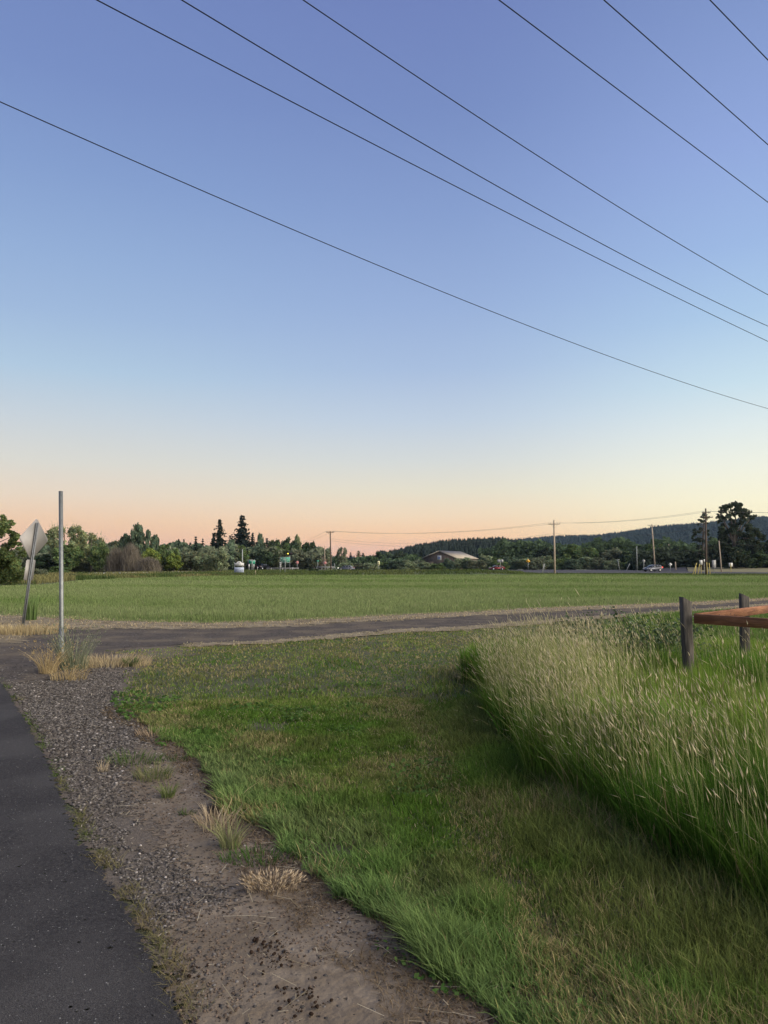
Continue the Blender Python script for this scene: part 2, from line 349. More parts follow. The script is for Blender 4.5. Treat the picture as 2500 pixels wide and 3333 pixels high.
tag(fo, 'level green field beyond the gravel track', kind='structure')

def ribbon(name, up, lo, z, mat, label):
    a = GP(up); b = GP(lo); n = len(a)
    V = np.vstack([np.column_stack([a, np.full(n, z)]), np.column_stack([b, np.full(n, z)])])
    Fq = [(i + n, i + n + 1, i + 1, i) for i in range(n - 1)]
    return tag(mk(name, V, [np.array(Fq)], mat), label, kind='structure')
M['far_rough'] = mnoise('roadside_rough', (.055, .075, .03), (.1, .11, .05), .4, .95, .1, 3)
ribbon('roadside_ground', [(-900, 1862), (300, 1860), (1000, 1850), (1700, 1849), (2200, 1849), (2700, 1849), (4300, 1849)],
       [(-900, 1925), (120, 1903), (400, 1884), (1100, 1874), (1800, 1872), (2500, 1877), (4300, 1881)], .008, M['far_rough'], 'rough green strip between the field and the highway')
HU = [(-900, 1868), (0, 1867.5), (300, 1866.5), (600, 1861.5), (800, 1856.3), (1000, 1854), (1400, 1853.6), (1700, 1854), (2000, 1855.5), (2240, 1857.5), (2500, 1861.5), (3200, 1867), (4300, 1870)]
HL = [(-900, 1876), (0, 1874), (300, 1872), (600, 1866), (800, 1859.6), (1000, 1858.6), (1400, 1858.6), (1700, 1864), (2000, 1866), (2240, 1865.5), (2500, 1867.5), (3200, 1874), (4300, 1880)]
ribbon('highway', HU, HL, .014, M['road'], 'two lane grey highway running behind the field')
M['paint'] = mplain('road_paint', (.75, .74, .7), .7)
ribbon('road_marking', [(u, a + .35) for (u, a), (_, b) in zip(HU, HL)], [(u, a + .55) for (u, a), (_, b) in zip(HU, HL)], .02, M['paint'], 'white edge line along the highway')

# ------------------------------------------------------------------ blades
def blades(P0, h, w, az, lean, c0, c1, segs=3, face=None, curl=.3):
    n = len(h); P0 = np.asarray(P0, float)
    if face is None: face = rng.random(n) * math.pi
    ld = np.stack([np.sin(az), np.cos(az), np.zeros(n)], 1); sd_ = np.stack([np.cos(face), np.sin(face), np.zeros(n)], 1)
    Vs, Cs = [], []
    for k in range(segs + 1):
        t = k / segs
        c = P0 + ld * (lean * h * t ** 1.8)[:, None] + np.array([0, 0, 1.0]) * (h * (t - curl * lean * t * t * .6))[:, None]
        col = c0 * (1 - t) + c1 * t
        if k < segs:
            ww = w * (1 - .75 * t ** 1.6) * .5
            Vs += [c - sd_ * ww[:, None], c + sd_ * ww[:, None]]; Cs += [col, col]
        else: Vs.append(c); Cs.append(col)
    K = 2 * segs + 1
    V = np.stack(Vs, 1).reshape(-1, 3); Cc = np.stack(Cs, 1).reshape(-1, 3)
    b = (np.arange(n) * K)[:, None]
    Q = np.concatenate([b + np.array([2 * k, 2 * k + 1, 2 * k + 3, 2 * k + 2]) for k in range(segs - 1)]) if segs > 1 else np.zeros((0, 4), int)
    T = b + np.array([2 * segs - 2, 2 * segs - 1, 2 * segs])
    return V, Q, T, Cc
def heads(P0, P1, r, c):        # slim spindles
    n = len(r); ax = P1 - P0; f = rng.random(n) * 6.28
    Vs = [P0]
    for k in range(3):
        a = f + k * 2.094; Vs.append(P0 + ax * .4 + np.stack([np.cos(a), np.sin(a), 0 * a], 1) * r[:, None])
    Vs.append(P1); V = np.stack(Vs, 1).reshape(-1, 3); b = (np.arange(n) * 5)[:, None]
    T = np.concatenate([b + np.array(t) for t in ((0, 2, 1), (0, 3, 2), (0, 1, 3), (4, 1, 2), (4, 2, 3), (4, 3, 1))])
    return V, np.zeros((0, 4), int), T, np.repeat(c[:, None, :], 5, 1).reshape(-1, 3)
def leafquads(p, nrm_, s, c, asp=1.5):
    n = len(p); nrm_ = nrm_ / (np.linalg.norm(nrm_, axis=1)[:, None] + 1e-9); t = rng.normal(size=(n, 3)); a = np.cross(nrm_, t); a /= np.linalg.norm(a, axis=1)[:, None] + 1e-9; b = np.cross(nrm_, a)
    s = s[:, None]; V = np.stack([p - a * s * asp * .5, p - b * s * .5 + a * s * .06, p + a * s * asp * .5, p + b * s * .5 + a * s * .06], 1)
    return V.reshape(-1, 3), (np.arange(n) * 4)[:, None] + np.arange(4), np.zeros((0, 3), int), np.repeat(c[:, None], 4, 1).reshape(-1, 3)
def merge(parts):
    Vs, Qs, Ts, Cs, n = [], [], [], [], 0
    for V, Q, T, c in parts:
        Vs.append(V); Qs.append(Q + n); Ts.append(T + n); Cs.append(c); n += len(V)
    return np.concatenate(Vs), np.concatenate(Qs), np.concatenate(Ts), np.concatenate(Cs)
def mkb(name, parts, mat, parent=None):
    V, Q, T, c = merge(parts); return mk(name, V, [Q, T], mat, parent, col=c)
def polar(n, r0, r1, a0=-40, a1=40, pw=1.0):
    r = r0 + (r1 - r0) * rng.random(n) ** pw; a = R(a0) + (R(a1) - R(a0)) * rng.random(n)
    return r * np.sin(a), r * np.cos(a)
def mixn(ca, cb, t): return np.array(ca)[None, :] * (1 - t[:, None]) + np.array(cb)[None, :] * t[:, None]
def jit(c, s=.18): return c * (1 + s * (rng.random((len(c), 1)) * 2 - 1))
def rough_in(x, y, poly, amp=.12, sc=2.2, s=1): return sdist(x, y, poly) + amp * (fbm(x * sc, y * sc, s) - .5) * 2

GREEN = (.088, .155, .027); GREEN2 = (.175, .225, .055); BLUEG = (.17, .235, .1); OLIVE = (.17, .175, .06); STRAW = (.36, .28, .15); DRYB = (.16, .115, .07)
# mown lawn
TRACK = GP([(1150, 2100), (1290, 2230), (1370, 2380), (1450, 2540), (1570, 2740), (1740, 3000), (1960, 3333)])
def trackd(x, y): return edist(x, y, np.vstack([TRACK, TRACK[::-1]])) + .12 * (fbm(x * 3, y * 3, 48) - .5)
def mown(n, r0, r1):
    x, y = polar(n, r0, r1); dd = rough_in(x, y, LAWN, .13, 3) + .07 * (vn(x * 11, y * 11, 3) - .5)
    tl = sdist(x, y, TALL)
    k = (dd > 0) & (tl < .5); bare = fbm(x * 1.3, y * 1.3, 11)
    k &= rng.random(n) < np.clip((bare - .22) / .16, .12, 1)
    k0 = k; x, y, dd = x[k], y[k], dd[k]; n = len(x); r = np.hypot(x, y)
    a = fbm(x * .9, y * .9, 21); b = fbm(x * 2.6, y * 2.6, 31); edge = np.clip(1 - dd / .9, 0, 1) * np.clip((9 - r) / 3, 0, 1)
    h = .026 + .036 * fbm(x * .7, y * .7, 41) ** 1 + .07 * edge * np.clip(b * 1.8 - .35, 0, 1); h *= (.6 + .7 * rng.random(n)) * (.6 + .85 * vn(x * 6, y * 6, 38)); h += np.clip(1 + tl[k0] / .9, 0, 1) * .16 * rng.random(n)
    tk_ = np.clip(1 - trackd(x, y) / .17, 0, 1); h *= 1 - .45 * tk_
    h *= np.clip(1.25 - r / 26, .55, 1.2)
    w = np.clip(r * .0012, .0036, .02) * (.7 + .6 * rng.random(n)) * (1 + .5 * edge)
    c = mixn(GREEN, GREEN2, np.clip((a - .36) * 3.2, 0, 1)); ol = np.clip((fbm(x * 1.4 + 3, y * 1.4, 24) - .5) * 5, 0, .55)[:, None]; c = c * (1 - ol) + np.array((.15, .15, .055)) * ol; c = c * (.72 + .56 * vn(x * 6.5, y * 6.5, 37))[:, None]
    c = c * (1 - edge[:, None] * .55) + np.array(BLUEG) * edge[:, None] * .55
    dry = rng.random(n) < np.clip((fbm(x * 1.6, y * 1.6, 51) - .53) * 4, .03, .5) + np.clip((r - 7.5) / 22, 0, .36)
    dry |= rng.random(n) < .4 * tk_; c[dry] = mixn(STRAW, OLIVE, rng.random(dry.sum()))
    c = jit(c, .42) * 1.12; lean = .1 + 1.1 * rng.random(n) ** 1.5 + .1 * edge
    aw = np.where(rng.random(n) < .55 * edge + .1, R(-70) + rng.normal(0, .7, n), rng.random(n) * 6.28)
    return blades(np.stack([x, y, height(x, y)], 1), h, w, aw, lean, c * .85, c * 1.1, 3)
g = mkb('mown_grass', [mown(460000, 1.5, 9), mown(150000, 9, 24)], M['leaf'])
tag(g, 'short mown green grass with dry patches in the foreground', 'grass', kind='stuff')

def clover(n):
    x, y = polar(n, 1.5, 10); dd = sdist(x, y, LAWN); k = (dd > -.12) & (vn(x * 1.7, y * 1.7, 44) > .6) & (sdist(x, y, TALL) < 0); x, y = x[k], y[k]; n = len(x); r = np.hypot(x, y)
    p = np.stack([x, y, height(x, y) + .012 + .03 * rng.random(n)], 1); c = jit(mixn((.06, .13, .03), (.13, .2, .06), rng.random(n)), .2)
    return leafquads(p, rng.normal(size=(n, 3)) * .5 + (0, 0, 1), (.012 + .012 * rng.random(n)) * np.clip(r / 4, 1, 2), c, 1.2)
def clippings(n):
    x, y = polar(n, 1.5, 12); dd = sdist(x, y, LAWN); k = (dd > .05) & (vn(x * 1.1, y * 1.1, 45) > .35) & (sdist(x, y, TALL) < 0); x, y = x[k], y[k]; n = len(x); a = rng.random(n) * 6.28; r = np.hypot(x, y)
    p = np.stack([x, y, height(x, y) + .035 + .02 * rng.random(n)], 1); c = jit(mixn((.2, .17, .1), (.42, .36, .23), rng.random(n)), .2); ln = .012 + .04 * rng.random(n) ** 2
    return leafquads(p, np.stack([rng.normal(0, .4, n), rng.normal(0, .4, n), 1 + 0 * a], 1), np.clip(r * .0009, .003, .01), c, 1) if 0 else blades(p, .006 + .012 * rng.random(n), np.clip(r * .0008, .0022, .008), a, ln / .012, c, c, 3, curl=0)
# standing tall grass
def tall_leaves(n):
    x, y = polar(n, 2.4, 12.5, 2, 44); dd = rough_in(x, y, TALL, .2, 1.5) + .12 * (vn(x * 6, y * 6, 46) - .5); k = dd > 0; x, y, dd = x[k], y[k], dd[k]; n = len(x); r = np.hypot(x, y)
    edge = np.clip(dd / .45, .45, 1) * np.clip((11.2 - y) / 1.8, .4, 1)
    h = (.32 + .62 * fbm(x * 1.6, y * 1.6, 61)) * (.6 + .5 * rng.random(n)) * (.6 + .4 * edge)
    w = np.clip(r * .0011, .004, .012) * (.7 + .8 * rng.random(n)) * np.where(rng.random(n) < .08, 2.4, 1)
    a = fbm(x * .8, y * .8, 71)
    c = mixn((.08, .165, .025), (.2, .28, .05), np.clip((a - .3) * 2.4, 0, 1)); c = c * (.7 + .6 * vn(x * 3, y * 3, 39))[:, None]; dry = rng.random(n) < .07; c[dry] = mixn((.26, .22, .09), STRAW, rng.random(dry.sum())); c = jit(c, .3)
    az_ = R(-75) + rng.normal(0, 1.5, n)
    return blades(np.stack([x, y, height(x, y)], 1), h, w, az_, .05 + .55 * rng.random(n) ** 1.8, c * .9, c * 1.1, 5, curl=.5)
def tall_stalks(n):
    x, y = polar(n, 2.6, 11.5, 3, 44); dd = rough_in(x, y, TALL, .2, 1.5) + .12 * (vn(x * 6, y * 6, 46) - .5); k = dd > .0; x, y, dd = x[k], y[k], dd[k]
    dens = np.clip((fbm(x * 1.4, y * 1.4, 81) - .4) * 5, .06, 1) * (.07 + .93 * np.exp(-(dd / .95) ** 2)) * np.where(y < 4.6, .45, 1) * np.where((x < 3.6) & (y > 5), 2.6, 1); k = rng.random(len(x)) < dens; x, y, dd = x[k], y[k], dd[k]
    n = len(x); r = np.hypot(x, y)
    h = (.6 + .42 * rng.random(n) + .2 * (rng.random(n) < .06)) * np.where((x < 4.2) & (y > 5), 1.16, .95) * (.72 + .28 * np.clip(dd / .35, 0, 1)) * np.clip((11.5 - y) / 2, .5, 1) * (.9 + .3 * (fbm(x, y, 91) - .5)); w = np.clip(r * .0007, .0028, .006)
    tan = np.clip((fbm(x * .9, y * .9, 95) - .4) * 4 + .5 * rng.random(n) + .5 * ((x < 3.6) & (y > 5)), 0, 1)
    lo = jit(mixn((.13, .24, .03), (.24, .3, .06), tan), .2); hi = jit(mixn((.24, .3, .09), (.46, .42, .22), tan), .2)
    az_ = R(-72) + rng.normal(0, .8, n); lean = np.clip(.14 + rng.normal(0, .16, n) + .5 * (rng.random(n) < .06), 0, 1)
    base = np.stack([x, y, height(x, y)], 1)
    A = blades(base, h, w, az_, lean, lo, hi, 5, curl=.5)
    tip = A[0].reshape(n, 11, 3)[:, 10]; prev = A[0].reshape(n, 11, 3)[:, 8:10].mean(1); dv = tip - prev; dv /= np.linalg.norm(dv, axis=1)[:, None]
    dv = dv + np.stack([np.sin(az_), np.cos(az_), -.2 + 0 * az_], 1) * (.5 * rng.random(n))[:, None]
    ln = .03 + .06 * rng.random(n) ** 1.5
    B = heads(tip - dv * .01, tip + dv * ln[:, None], np.clip(.0025 + .002 * rng.random(n), r * .00045, .007), jit(mixn((.32, .32, .17), (.6, .52, .35), tan), .2))
    return [A, B]
g = mkb('tall_grass', [tall_leaves(280000)] + tall_stalks(42000), M['leaf'])
tag(g, 'tall uncut grass with straw coloured seed heads filling the right side', 'grass', kind='stuff')
tag(mkb('lawn_clover', [clover(60000)], M['leaf']), 'patches of low broad leaved clover in the mown lawn', 'clover', kind='stuff')
tag(mkb('lawn_clippings', [clippings(16000)], M['leaf']), 'dry straw clippings lying on the mown lawn', 'clippings', kind='stuff')
# middle height grass between the tall stand and the track
def mid(n):
    x, y = polar(n, 8.5, 26, 0, 44); dd = sdist(x, y, LAWN); tl = sdist(x, y, TALL) + .4 * (fbm(x, y, 7) - .5)
    X0 = np.interp(y, [9, 12, 25], [1.9, 2.6, 9])
    k = (dd > .3) & (tl < .3) & (x > X0 + .8 * (fbm(x, y, 8) - .5)); x, y = x[k], y[k]; n = len(x); r = np.hypot(x, y)
    h = (.18 + .22 * fbm(x * .5, y * .5, 9)) * (.6 + .6 * rng.random(n)) * np.clip((dd[k]) / 2.0, .3, 1)
    c = jit(mixn((.1, .18, .035), (.22, .23, .1), np.clip(rng.random(n) * 1.1 - .25, 0, 1)), .25)
    return blades(np.stack([x, y, height(x, y)], 1), h, r * .0012, rng.random(n) * 6.28, .2 + .4 * rng.random(n), c * .9, c * 1.1, 3)
tag(mkb('meadow_grass', [mid(70000)], M['leaf']), 'knee high meadow grass behind the tall stand and the fence', 'grass', kind='stuff')

# the green field's crop
def crop(n, r0, r1, pw):
    x, y = polar(n, r0, r1, -38, 38, pw); dd = sdist(x, y, FIELD) + .5 * (fbm(x * .7, y * .7, 12) - .5); k = dd > 0; x, y, dd = x[k], y[k], dd[k]; n = len(x); r = np.hypot(x, y)
    a = fbm(x * .06, y * .16, 13); b = fbm(x * .5, y * .5, 14)
    h = (.11 + .15 * b) * (.7 + .6 * rng.random(n)) * np.clip(dd / 1.5, .35, 1); w = r * .0009 * (.8 + .5 * rng.random(n))
    c = mixn((.155, .215, .066), (.225, .265, .112), np.clip((a - .36) * 3.2 + (b - .5) * .9, 0, 1)); dry = rng.random(n) < .035; c[dry] = (.3, .28, .16); c = jit(c, .22)
    return blades(np.stack([x, y, 0 * x], 1), h, w, rng.random(n) * 6.28, .1 + .4 * rng.random(n), c * .9, c * 1.08, 2)
tag(mkb('field_grass', [crop(380000, 18, 60, 1.0), crop(120000, 60, 125, 1.0)], M['leaf']), 'even green grass crop covering the field', 'grass', kind='stuff')
# dry fringe on the verges
def fringe(poly, n, h0, w0, colA, colB, bb, amp=.3):
    x = rng.uniform(bb[0], bb[2], n); y = rng.uniform(bb[1], bb[3], n); k = rng.random(n) < np.clip(14 / np.hypot(x, y), 0, 1); x, y = x[k], y[k]
    dd = sdist(x, y, poly) + amp * (fbm(x, y, 15) - .5) * 2; k = dd > -.02; x, y = x[k], y[k]; n = len(x); r = np.hypot(x, y)
    c = jit(mixn(colA, colB, rng.random(n)), .25)
    return blades(np.stack([x, y, height(x, y)], 1), h0 * (.4 + .9 * rng.random(n)), np.clip(r * .0012, w0, .05), rng.random(n) * 6.28, .2 + .7 * rng.random(n), c, c, 3)
tag(mkb('dry_grass', [fringe(VERGE_U, 120000, .065, .004, (.36, .28, .16), (.5, .4, .26), (-12, 14, 30, 40)), fringe(VERGE_L, 90000, .05, .004, (.36, .3, .17), (.5, .42, .27), (-6, 12, 24, 32), .1)], M['leaf']),
    'bleached dry grass lining both sides of the gravel track', 'grass', kind='stuff')
# roadside rough grass far off
RV = GP([(-900, 1925), (120, 1903), (250, 1890), (400, 1884), (720, 1875), (1100, 1873.5), (1800, 1871.5), (2500, 1876), (3200, 1879), (3200, 1875), (2500, 1870), (2100, 1868), (1750, 1867.5), (1650, 1861), (1400, 1859.5), (1050, 1860), (800, 1861), (600, 1867), (300, 1873), (-900, 1880)])
def roadside(n):
    x = rng.uniform(-75, 95, n); y = rng.uniform(45, 175, n); dd = sdist(x, y, RV); k = dd > 0; x, y = x[k], y[k]; n = len(x); r = np.hypot(x, y); u = 1250 + x / y * F
    a = fbm(x * .08, y * .2, 17); tanp = np.clip((fbm(x * .15, y * .15, 18) - .42) * 4, 0, 1) * np.clip((900 - u) / 300, .25, 1)
    tanp = np.maximum(tanp, (u < 250) * .8 * (y > 60)); h = np.where(u < 1000, .5, .4) * (.5 + .8 * rng.random(n)) * (.6 + .8 * a) * np.where(u > 1700, .5, 1)
    z0 = bankz(x, y); c = jit(mixn((.075, .105, .035), (.26, .22, .1), tanp * .8), .3)
    return blades(np.stack([x, y, z0], 1), h, r * .0012, rng.random(n) * 6.28, .2 + .4 * rng.random(n), c * .9, c * 1.08, 2)
BX = [Xat(1000, 118), Xat(1080, 118), Xat(1560, 118), Xat(1720, 118)]
def bankz(x, y):
    return np.interp(x, BX, [0, .55, .55, 0]) * np.exp(-((y - 119) / 5.5) ** 2)
xs = np.linspace(BX[0] - 1, BX[3] + 1, 90); ys = np.linspace(108, 131, 24); X, Y = np.meshgrid(xs, ys); Z = bankz(X, Y) + .012 + .08 * (fbm(X * .4, Y * .4, 4) - .5) * (bankz(X, Y) > .1)
idx = np.arange(X.size).reshape(X.shape); Fq = np.stack([idx[:-1, :-1], idx[:-1, 1:], idx[1:, 1:], idx[1:, :-1]], -1).reshape(-1, 4)
tag(mk('grass_bank', np.stack([X.ravel(), Y.ravel(), Z.ravel()], 1), [Fq], M['far_rough'], smooth=True), 'low grassy bank between the field and the highway', kind='structure')
tag(mkb('roadside_grass', [roadside(260000)], M['leaf']), 'rough roadside grass beyond the field', 'grass', kind='stuff')

# ------------------------------------------------------------------ gravel stones, litter, clods
ico = None
def icos():
    p = (1 + 5 ** .5) / 2; v = np.array([(-1, p, 0), (1, p, 0), (-1, -p, 0), (1, -p, 0), (0, -1, p), (0, 1, p), (0, -1, -p), (0, 1, -p), (p, 0, -1), (p, 0, 1), (-p, 0, -1), (-p, 0, 1)]) / 1.9
    f = np.array([(0, 11, 5), (0, 5, 1), (0, 1, 7), (0, 7, 10), (0, 10, 11), (1, 5, 9), (5, 11, 4), (11, 10, 2), (10, 7, 6), (7, 1, 8), (3, 9, 4), (3, 4, 2), (3, 2, 6), (3, 6, 8), (3, 8, 9), (4, 9, 5), (2, 4, 11), (6, 2, 10), (8, 6, 7), (9, 8, 1)])
    return v, f
IV, IF = icos()
def stones(x, y, z, s, c, flat=.65):
    n = len(x); V = IV[None] * (1 + .3 * (rng.random((n, 12, 3)) - .5)) * (s[:, None, None]) * np.stack([.8 + .5 * rng.random(n), .8 + .5 * rng.random(n), np.full(n, flat)], 1)[:, None, :]
    a = rng.random(n) * 6.28; ca, sa = np.cos(a)[:, None], np.sin(a)[:, None]
    V = np.stack([V[:, :, 0] * ca - V[:, :, 1] * sa, V[:, :, 0] * sa + V[:, :, 1] * ca, V[:, :, 2]], 2) + np.stack([x, y, z], 1)[:, None, :]
    T = (np.arange(n) * 12)[:, None, None] + IF[None]
    return V.reshape(-1, 3), np.zeros((0, 4), int), T.reshape(-1, 3), np.repeat(c[:, None, :], 12, 1).reshape(-1, 3)
M['stone'] = mleaf('stone', (1, 1, 1), 0)
def gravel(n):
    x, y = polar(n, 1.6, 13, -40, 5, 1.0); ds = sdist(x, y, SHOULDER); dd = sdist(x, y, DIRT) + .25 * (fbm(x * 2, y * 2, 6) - .5); da = sdist(x, y, ASPH); dl_ = sdist(x, y, LAWN)
    pr = np.where(dd > 0, .015 + .4 * np.exp(-dd * 6), 1.0) * (fbm(x * 1.2, y * 1.2, 19) > .3) * (da < -.05) * (dl_ < -.03) * (ds > 0) ; k = rng.random(n) < pr; x, y = x[k], y[k]; n = len(x); r = np.hypot(x, y)
    s = (.004 + .008 * rng.random(n) ** 2.2) * np.clip(r / 5.5, .85, 1.35)
    g_ = .04 + .13 * rng.random(n) ** 1.6 + .2 * (rng.random(n) < .025); c = np.stack([g_ * 1.06, g_ * .96, g_ * .88], 1)
    return stones(x, y, height(x, y) + .006 + s * .25, s, c)
def specks(n):
    x, y = polar(n, 1.4, 9, -42, 0); k = sdist(x, y, ASPH) > .03; x, y = x[k], y[k]; n = len(x); g_ = .05 + .14 * rng.random(n) ** 3
    return stones(x, y, height(x, y) + .018, .0018 + .0022 * rng.random(n), np.stack([g_, g_, g_], 1), .5)
def pathstones(n):
    x = rng.uniform(-13, 24, n); y = rng.uniform(10, 34, n); k = (sdist(x, y, PATH) > .1); x, y = x[k], y[k]; n = len(x); g_ = .05 + .15 * rng.random(n) ** 1.5
    return stones(x, y, height(x, y) + .014, .008 + .012 * rng.random(n) ** 2, np.stack([g_, g_ * .94, g_ * .9], 1), .5)
tag(mkb('gravel', [gravel(170000), pathstones(22000)], M['stone']), 'loose grey gravel stones on shoulder and track', 'gravel', kind='stuff')
tag(mkb('asphalt_grit', [specks(22000)], M['stone']), 'pale grit specks in the dark asphalt', 'grit', kind='stuff')
def dark_crumbs(n):
    x, y = polar(n, 1.4, 6.5, -22, 8); k = (sdist(x, y, DIRT) > -.05) & (fbm(x * 3, y * 3, 23) > .42); x, y = x[k], y[k]; n = len(x); g_ = .05 + .1 * rng.random(n)
    return stones(x, y, height(x, y) + .011, .0018 + .005 * rng.random(n) ** 3, np.stack([g_ * 1.2, g_ * .9, g_ * .7], 1), .6)
tag(mkb('dirt_crumbs', [dark_crumbs(26000)], M['stone']), 'small brown crumbs of soil on the bare dirt', 'soil', kind='stuff')
def clods(u, v, n, spread):
    g_ = G(u, v); x = g_[0] + rng.normal(0, spread, n); y = g_[1] + rng.normal(0, spread * 1.2, n)
    return mkb('dirt_clod', [stones(x, y, height(x, y) + .018, .0025 + .0065 * rng.random(n) ** 2, np.stack([.03 + 0 * x, .02 + 0 * x, .015 + 0 * x], 1) * (.7 + .6 * rng.random((n, 1))), .8)], M['stone'])
GC = 'dark clods lying on the bare dirt'
for (u, v, n, s_, lb) in [(875, 3092, 40, .045, 'cluster of dark brown clods on bare dirt, farthest of the clusters'),
                          (905, 3150, 34, .04, 'cluster of dark brown clods on bare dirt, just below the farthest cluster'),
                          (993, 3283, 60, .04, 'cluster of dark brown clods on bare dirt at the bottom edge of the photo'),
                          (912, 3243, 7, .014, 'few small dark clods on bare dirt left of the bottom cluster'),
                          (640, 3185, 9, .03, 'scatter of dark crumbs on dirt close to the asphalt edge')]:
    tag(clods(u, v, n, s_), lb, 'clod', None, 'stuff')
def straws(n):
    x, y = polar(n, 1.7, 12, -38, 12); k = (sdist(x, y, SHOULDER) > .02) & (sdist(x, y, LAWN) < .15); x, y = x[k], y[k]; n = len(x); a = rng.random(n) * 6.28; ln = .012 + .07 * rng.random(n) ** 5; r = np.hypot(x, y)
    p = np.stack([x, y, height(x, y) + .022 + .006 * rng.random(n)], 1); c = jit(mixn((.24, .19, .12), (.5, .43, .32), rng.random(n)), .2)
    dv = np.stack([np.cos(a), np.sin(a), .08 * (rng.random(n) - .5)], 1) * ln[:, None]; sdv = np.stack([-np.sin(a), np.cos(a), 0 * a], 1) * (np.clip(r * .0006, .0012, .004))[:, None]
    V = np.stack([p - dv - sdv, p + dv - sdv, p + dv + sdv, p - dv + sdv], 1); V[:, :, 2] += rng.random((n, 1)) * .004
    return V.reshape(-1, 3), (np.arange(n) * 4)[:, None] + np.arange(4), np.zeros((0, 3), int), np.repeat(c[:, None], 4, 1).reshape(-1, 3)
tag(mkb('straw_litter', [straws(2300)], M['leaf']), 'broken straw stems littering the gravel and dirt', 'straw', kind='stuff')

# ------------------------------------------------------------------ tufts and weeds: things one could lift
def tuft(name, u, v, n, rad, h, w, cA, cB, label, cat, group=None, lean=.5, seed=False, az0=None, spread=6.28, ell=1.0):
    g_ = G(u, v); q_ = np.sqrt(rng.random(n)) * .9; a_ = rng.random(n) * 6.283; x = q_ * np.cos(a_) * rad * ell; y = q_ * np.sin(a_) * rad; z = height(x + g_[0], y + g_[1]) - height(g_[0], g_[1])
    az_ = np.arctan2(x, y) + rng.normal(0, .5, n) if az0 is None else az0 + rng.normal(0, .5, n)
    hh = h * (.45 + .6 * rng.random(n)); c = jit(mixn(cA, cB, rng.random(n)), .22)
    A = blades(np.stack([x, y, z], 1), hh, w * (.7 + .6 * rng.random(n)), az_, lean * (.3 + .9 * rng.random(n)), c * .92, c * 1.08, 4)
    parts = [A]
    if seed:
        t = A[0].reshape(n, 9, 3)[:, 8]; pv = A[0].reshape(n, 9, 3)[:, 6]; dv = t - pv; dv /= np.linalg.norm(dv, axis=1)[:, None]
        parts.append(heads(t - dv * .01, t + dv * seed, np.full(n, w * .9 + .002), c * 1.1))
    o = mkb(name, parts, M['leaf']); o.location = (g_[0], g_[1], height(*g_) + .004); return tag(o, label, cat, group)
TANA, TANB = (.34, .25, .12), (.52, .4, .23)
GT = 'grass tufts growing round the bare metal post'
tuft('dry_grass_tuft', 156, 2195, 150, .13, .48, .007, TANA, TANB, 'tall golden dry grass tuft left of the bare metal post', 'grass tuft', GT, .8, .03)
tuft('dry_grass_tuft', 222, 2212, 130, .26, .24, .007, TANA, TANB, 'shorter golden dry tuft in front of the bare metal post', 'grass tuft', GT, .7, .02)
tuft('wild_grass_tuft', 240, 2182, 190, .22, .72, .008, (.15, .17, .1), (.28, .29, .2), 'tall grey green arching grass right of the bare metal post', 'grass tuft', GT, .5, .03)
tuft('dry_grass_tuft', 350, 2165, 900, .55, .17, .01, (.36, .27, .15), (.52, .42, .27), 'low patch of straw grass running right from the metal post', 'grass tuft', GT, .6, ell=1.4)
tuft('weed', 428, 2170, 160, .12, .17, .012, (.07, .11, .04), (.1, .14, .05), 'small dark green weed between metal post and lawn', 'weed', None, .9)
tuft('dry_grass_tuft', 90, 2062, 900, .75, .24, .014, (.36, .27, .14), (.5, .4, .24), 'dry straw grass round the foot of the leaning sign', 'grass tuft', None, .35, ell=1.3)
tuft('dry_grass_tuft', -60, 2060, 900, .8, .2, .014, (.36, .27, .15), (.5, .41, .26), 'dry straw grass at the left edge beside the leaning sign', 'grass tuft', None, .4, ell=1.3)
GW = 'small weeds and tufts on gravel and dirt'
for (u, v, n, rad, h, a, b, lb, ell) in [
    (440, 2487, 200, .17, .11, (.07, .12, .035), (.12, .16, .05), 'low green weed at the gravel edge nearest the lawn tip', 1.5),
    (500, 2535, 220, .14, .11, (.09, .13, .04), (.3, .26, .14), 'green and straw tuft on dirt below the low green weed', 1.2),
    (548, 2592, 90, .05, .13, (.13, .17, .05), (.22, .24, .1), 'thin upright yellow green tuft alone on the dirt', 1),
    (580, 2480, 60, .09, .07, (.05, .09, .03), (.09, .12, .04), 'tiny dark weed close to the lawn edge', 1.2),
    (495, 2402, 70, .12, .12, (.36, .25, .16), (.5, .38, .26), 'small tan dry tuft against the lawn edge', 1.3),
    (335, 2515, 40, .05, .1, (.36, .28, .18), (.5, .4, .28), 'small tan dry tuft alone in the gravel', 1),
    (700, 2690, 130, .12, .15, (.34, .25, .16), (.52, .42, .3), 'pale dry seeding tuft on dirt beside the lawn', 1.2),
    (748, 2758, 110, .06, .2, (.2, .22, .1), (.33, .31, .16), 'spiky pale green tuft on dirt below the dry seeding tuft', 1),
    (860, 2800, 260, .14, .07, (.05, .1, .025), (.08, .14, .035), 'leafy bright green weed under the lawn edge', 2.0),
    (610, 2650, 40, .04, .05, (.06, .1, .03), (.1, .14, .04), 'tiny green seedling on the bare dirt', 1.5)]:
    tuft('weed' if 'weed' in lb or 'seedling' in lb else 'grass_tuft', u, v, n, rad, h, .005, a, b, lb, 'weed' if 'weed' in lb or 'seedling' in lb else 'grass tuft', GW, .8, ell=ell)
tuft('foxtail_patch', 878, 2905, 190, .08, .07, .0035, (.4, .3, .2), (.55, .44, .32), 'pale bristly dried foxtail clump between dirt and lawn', 'grass tuft', None, .7, .03, ell=1.9)
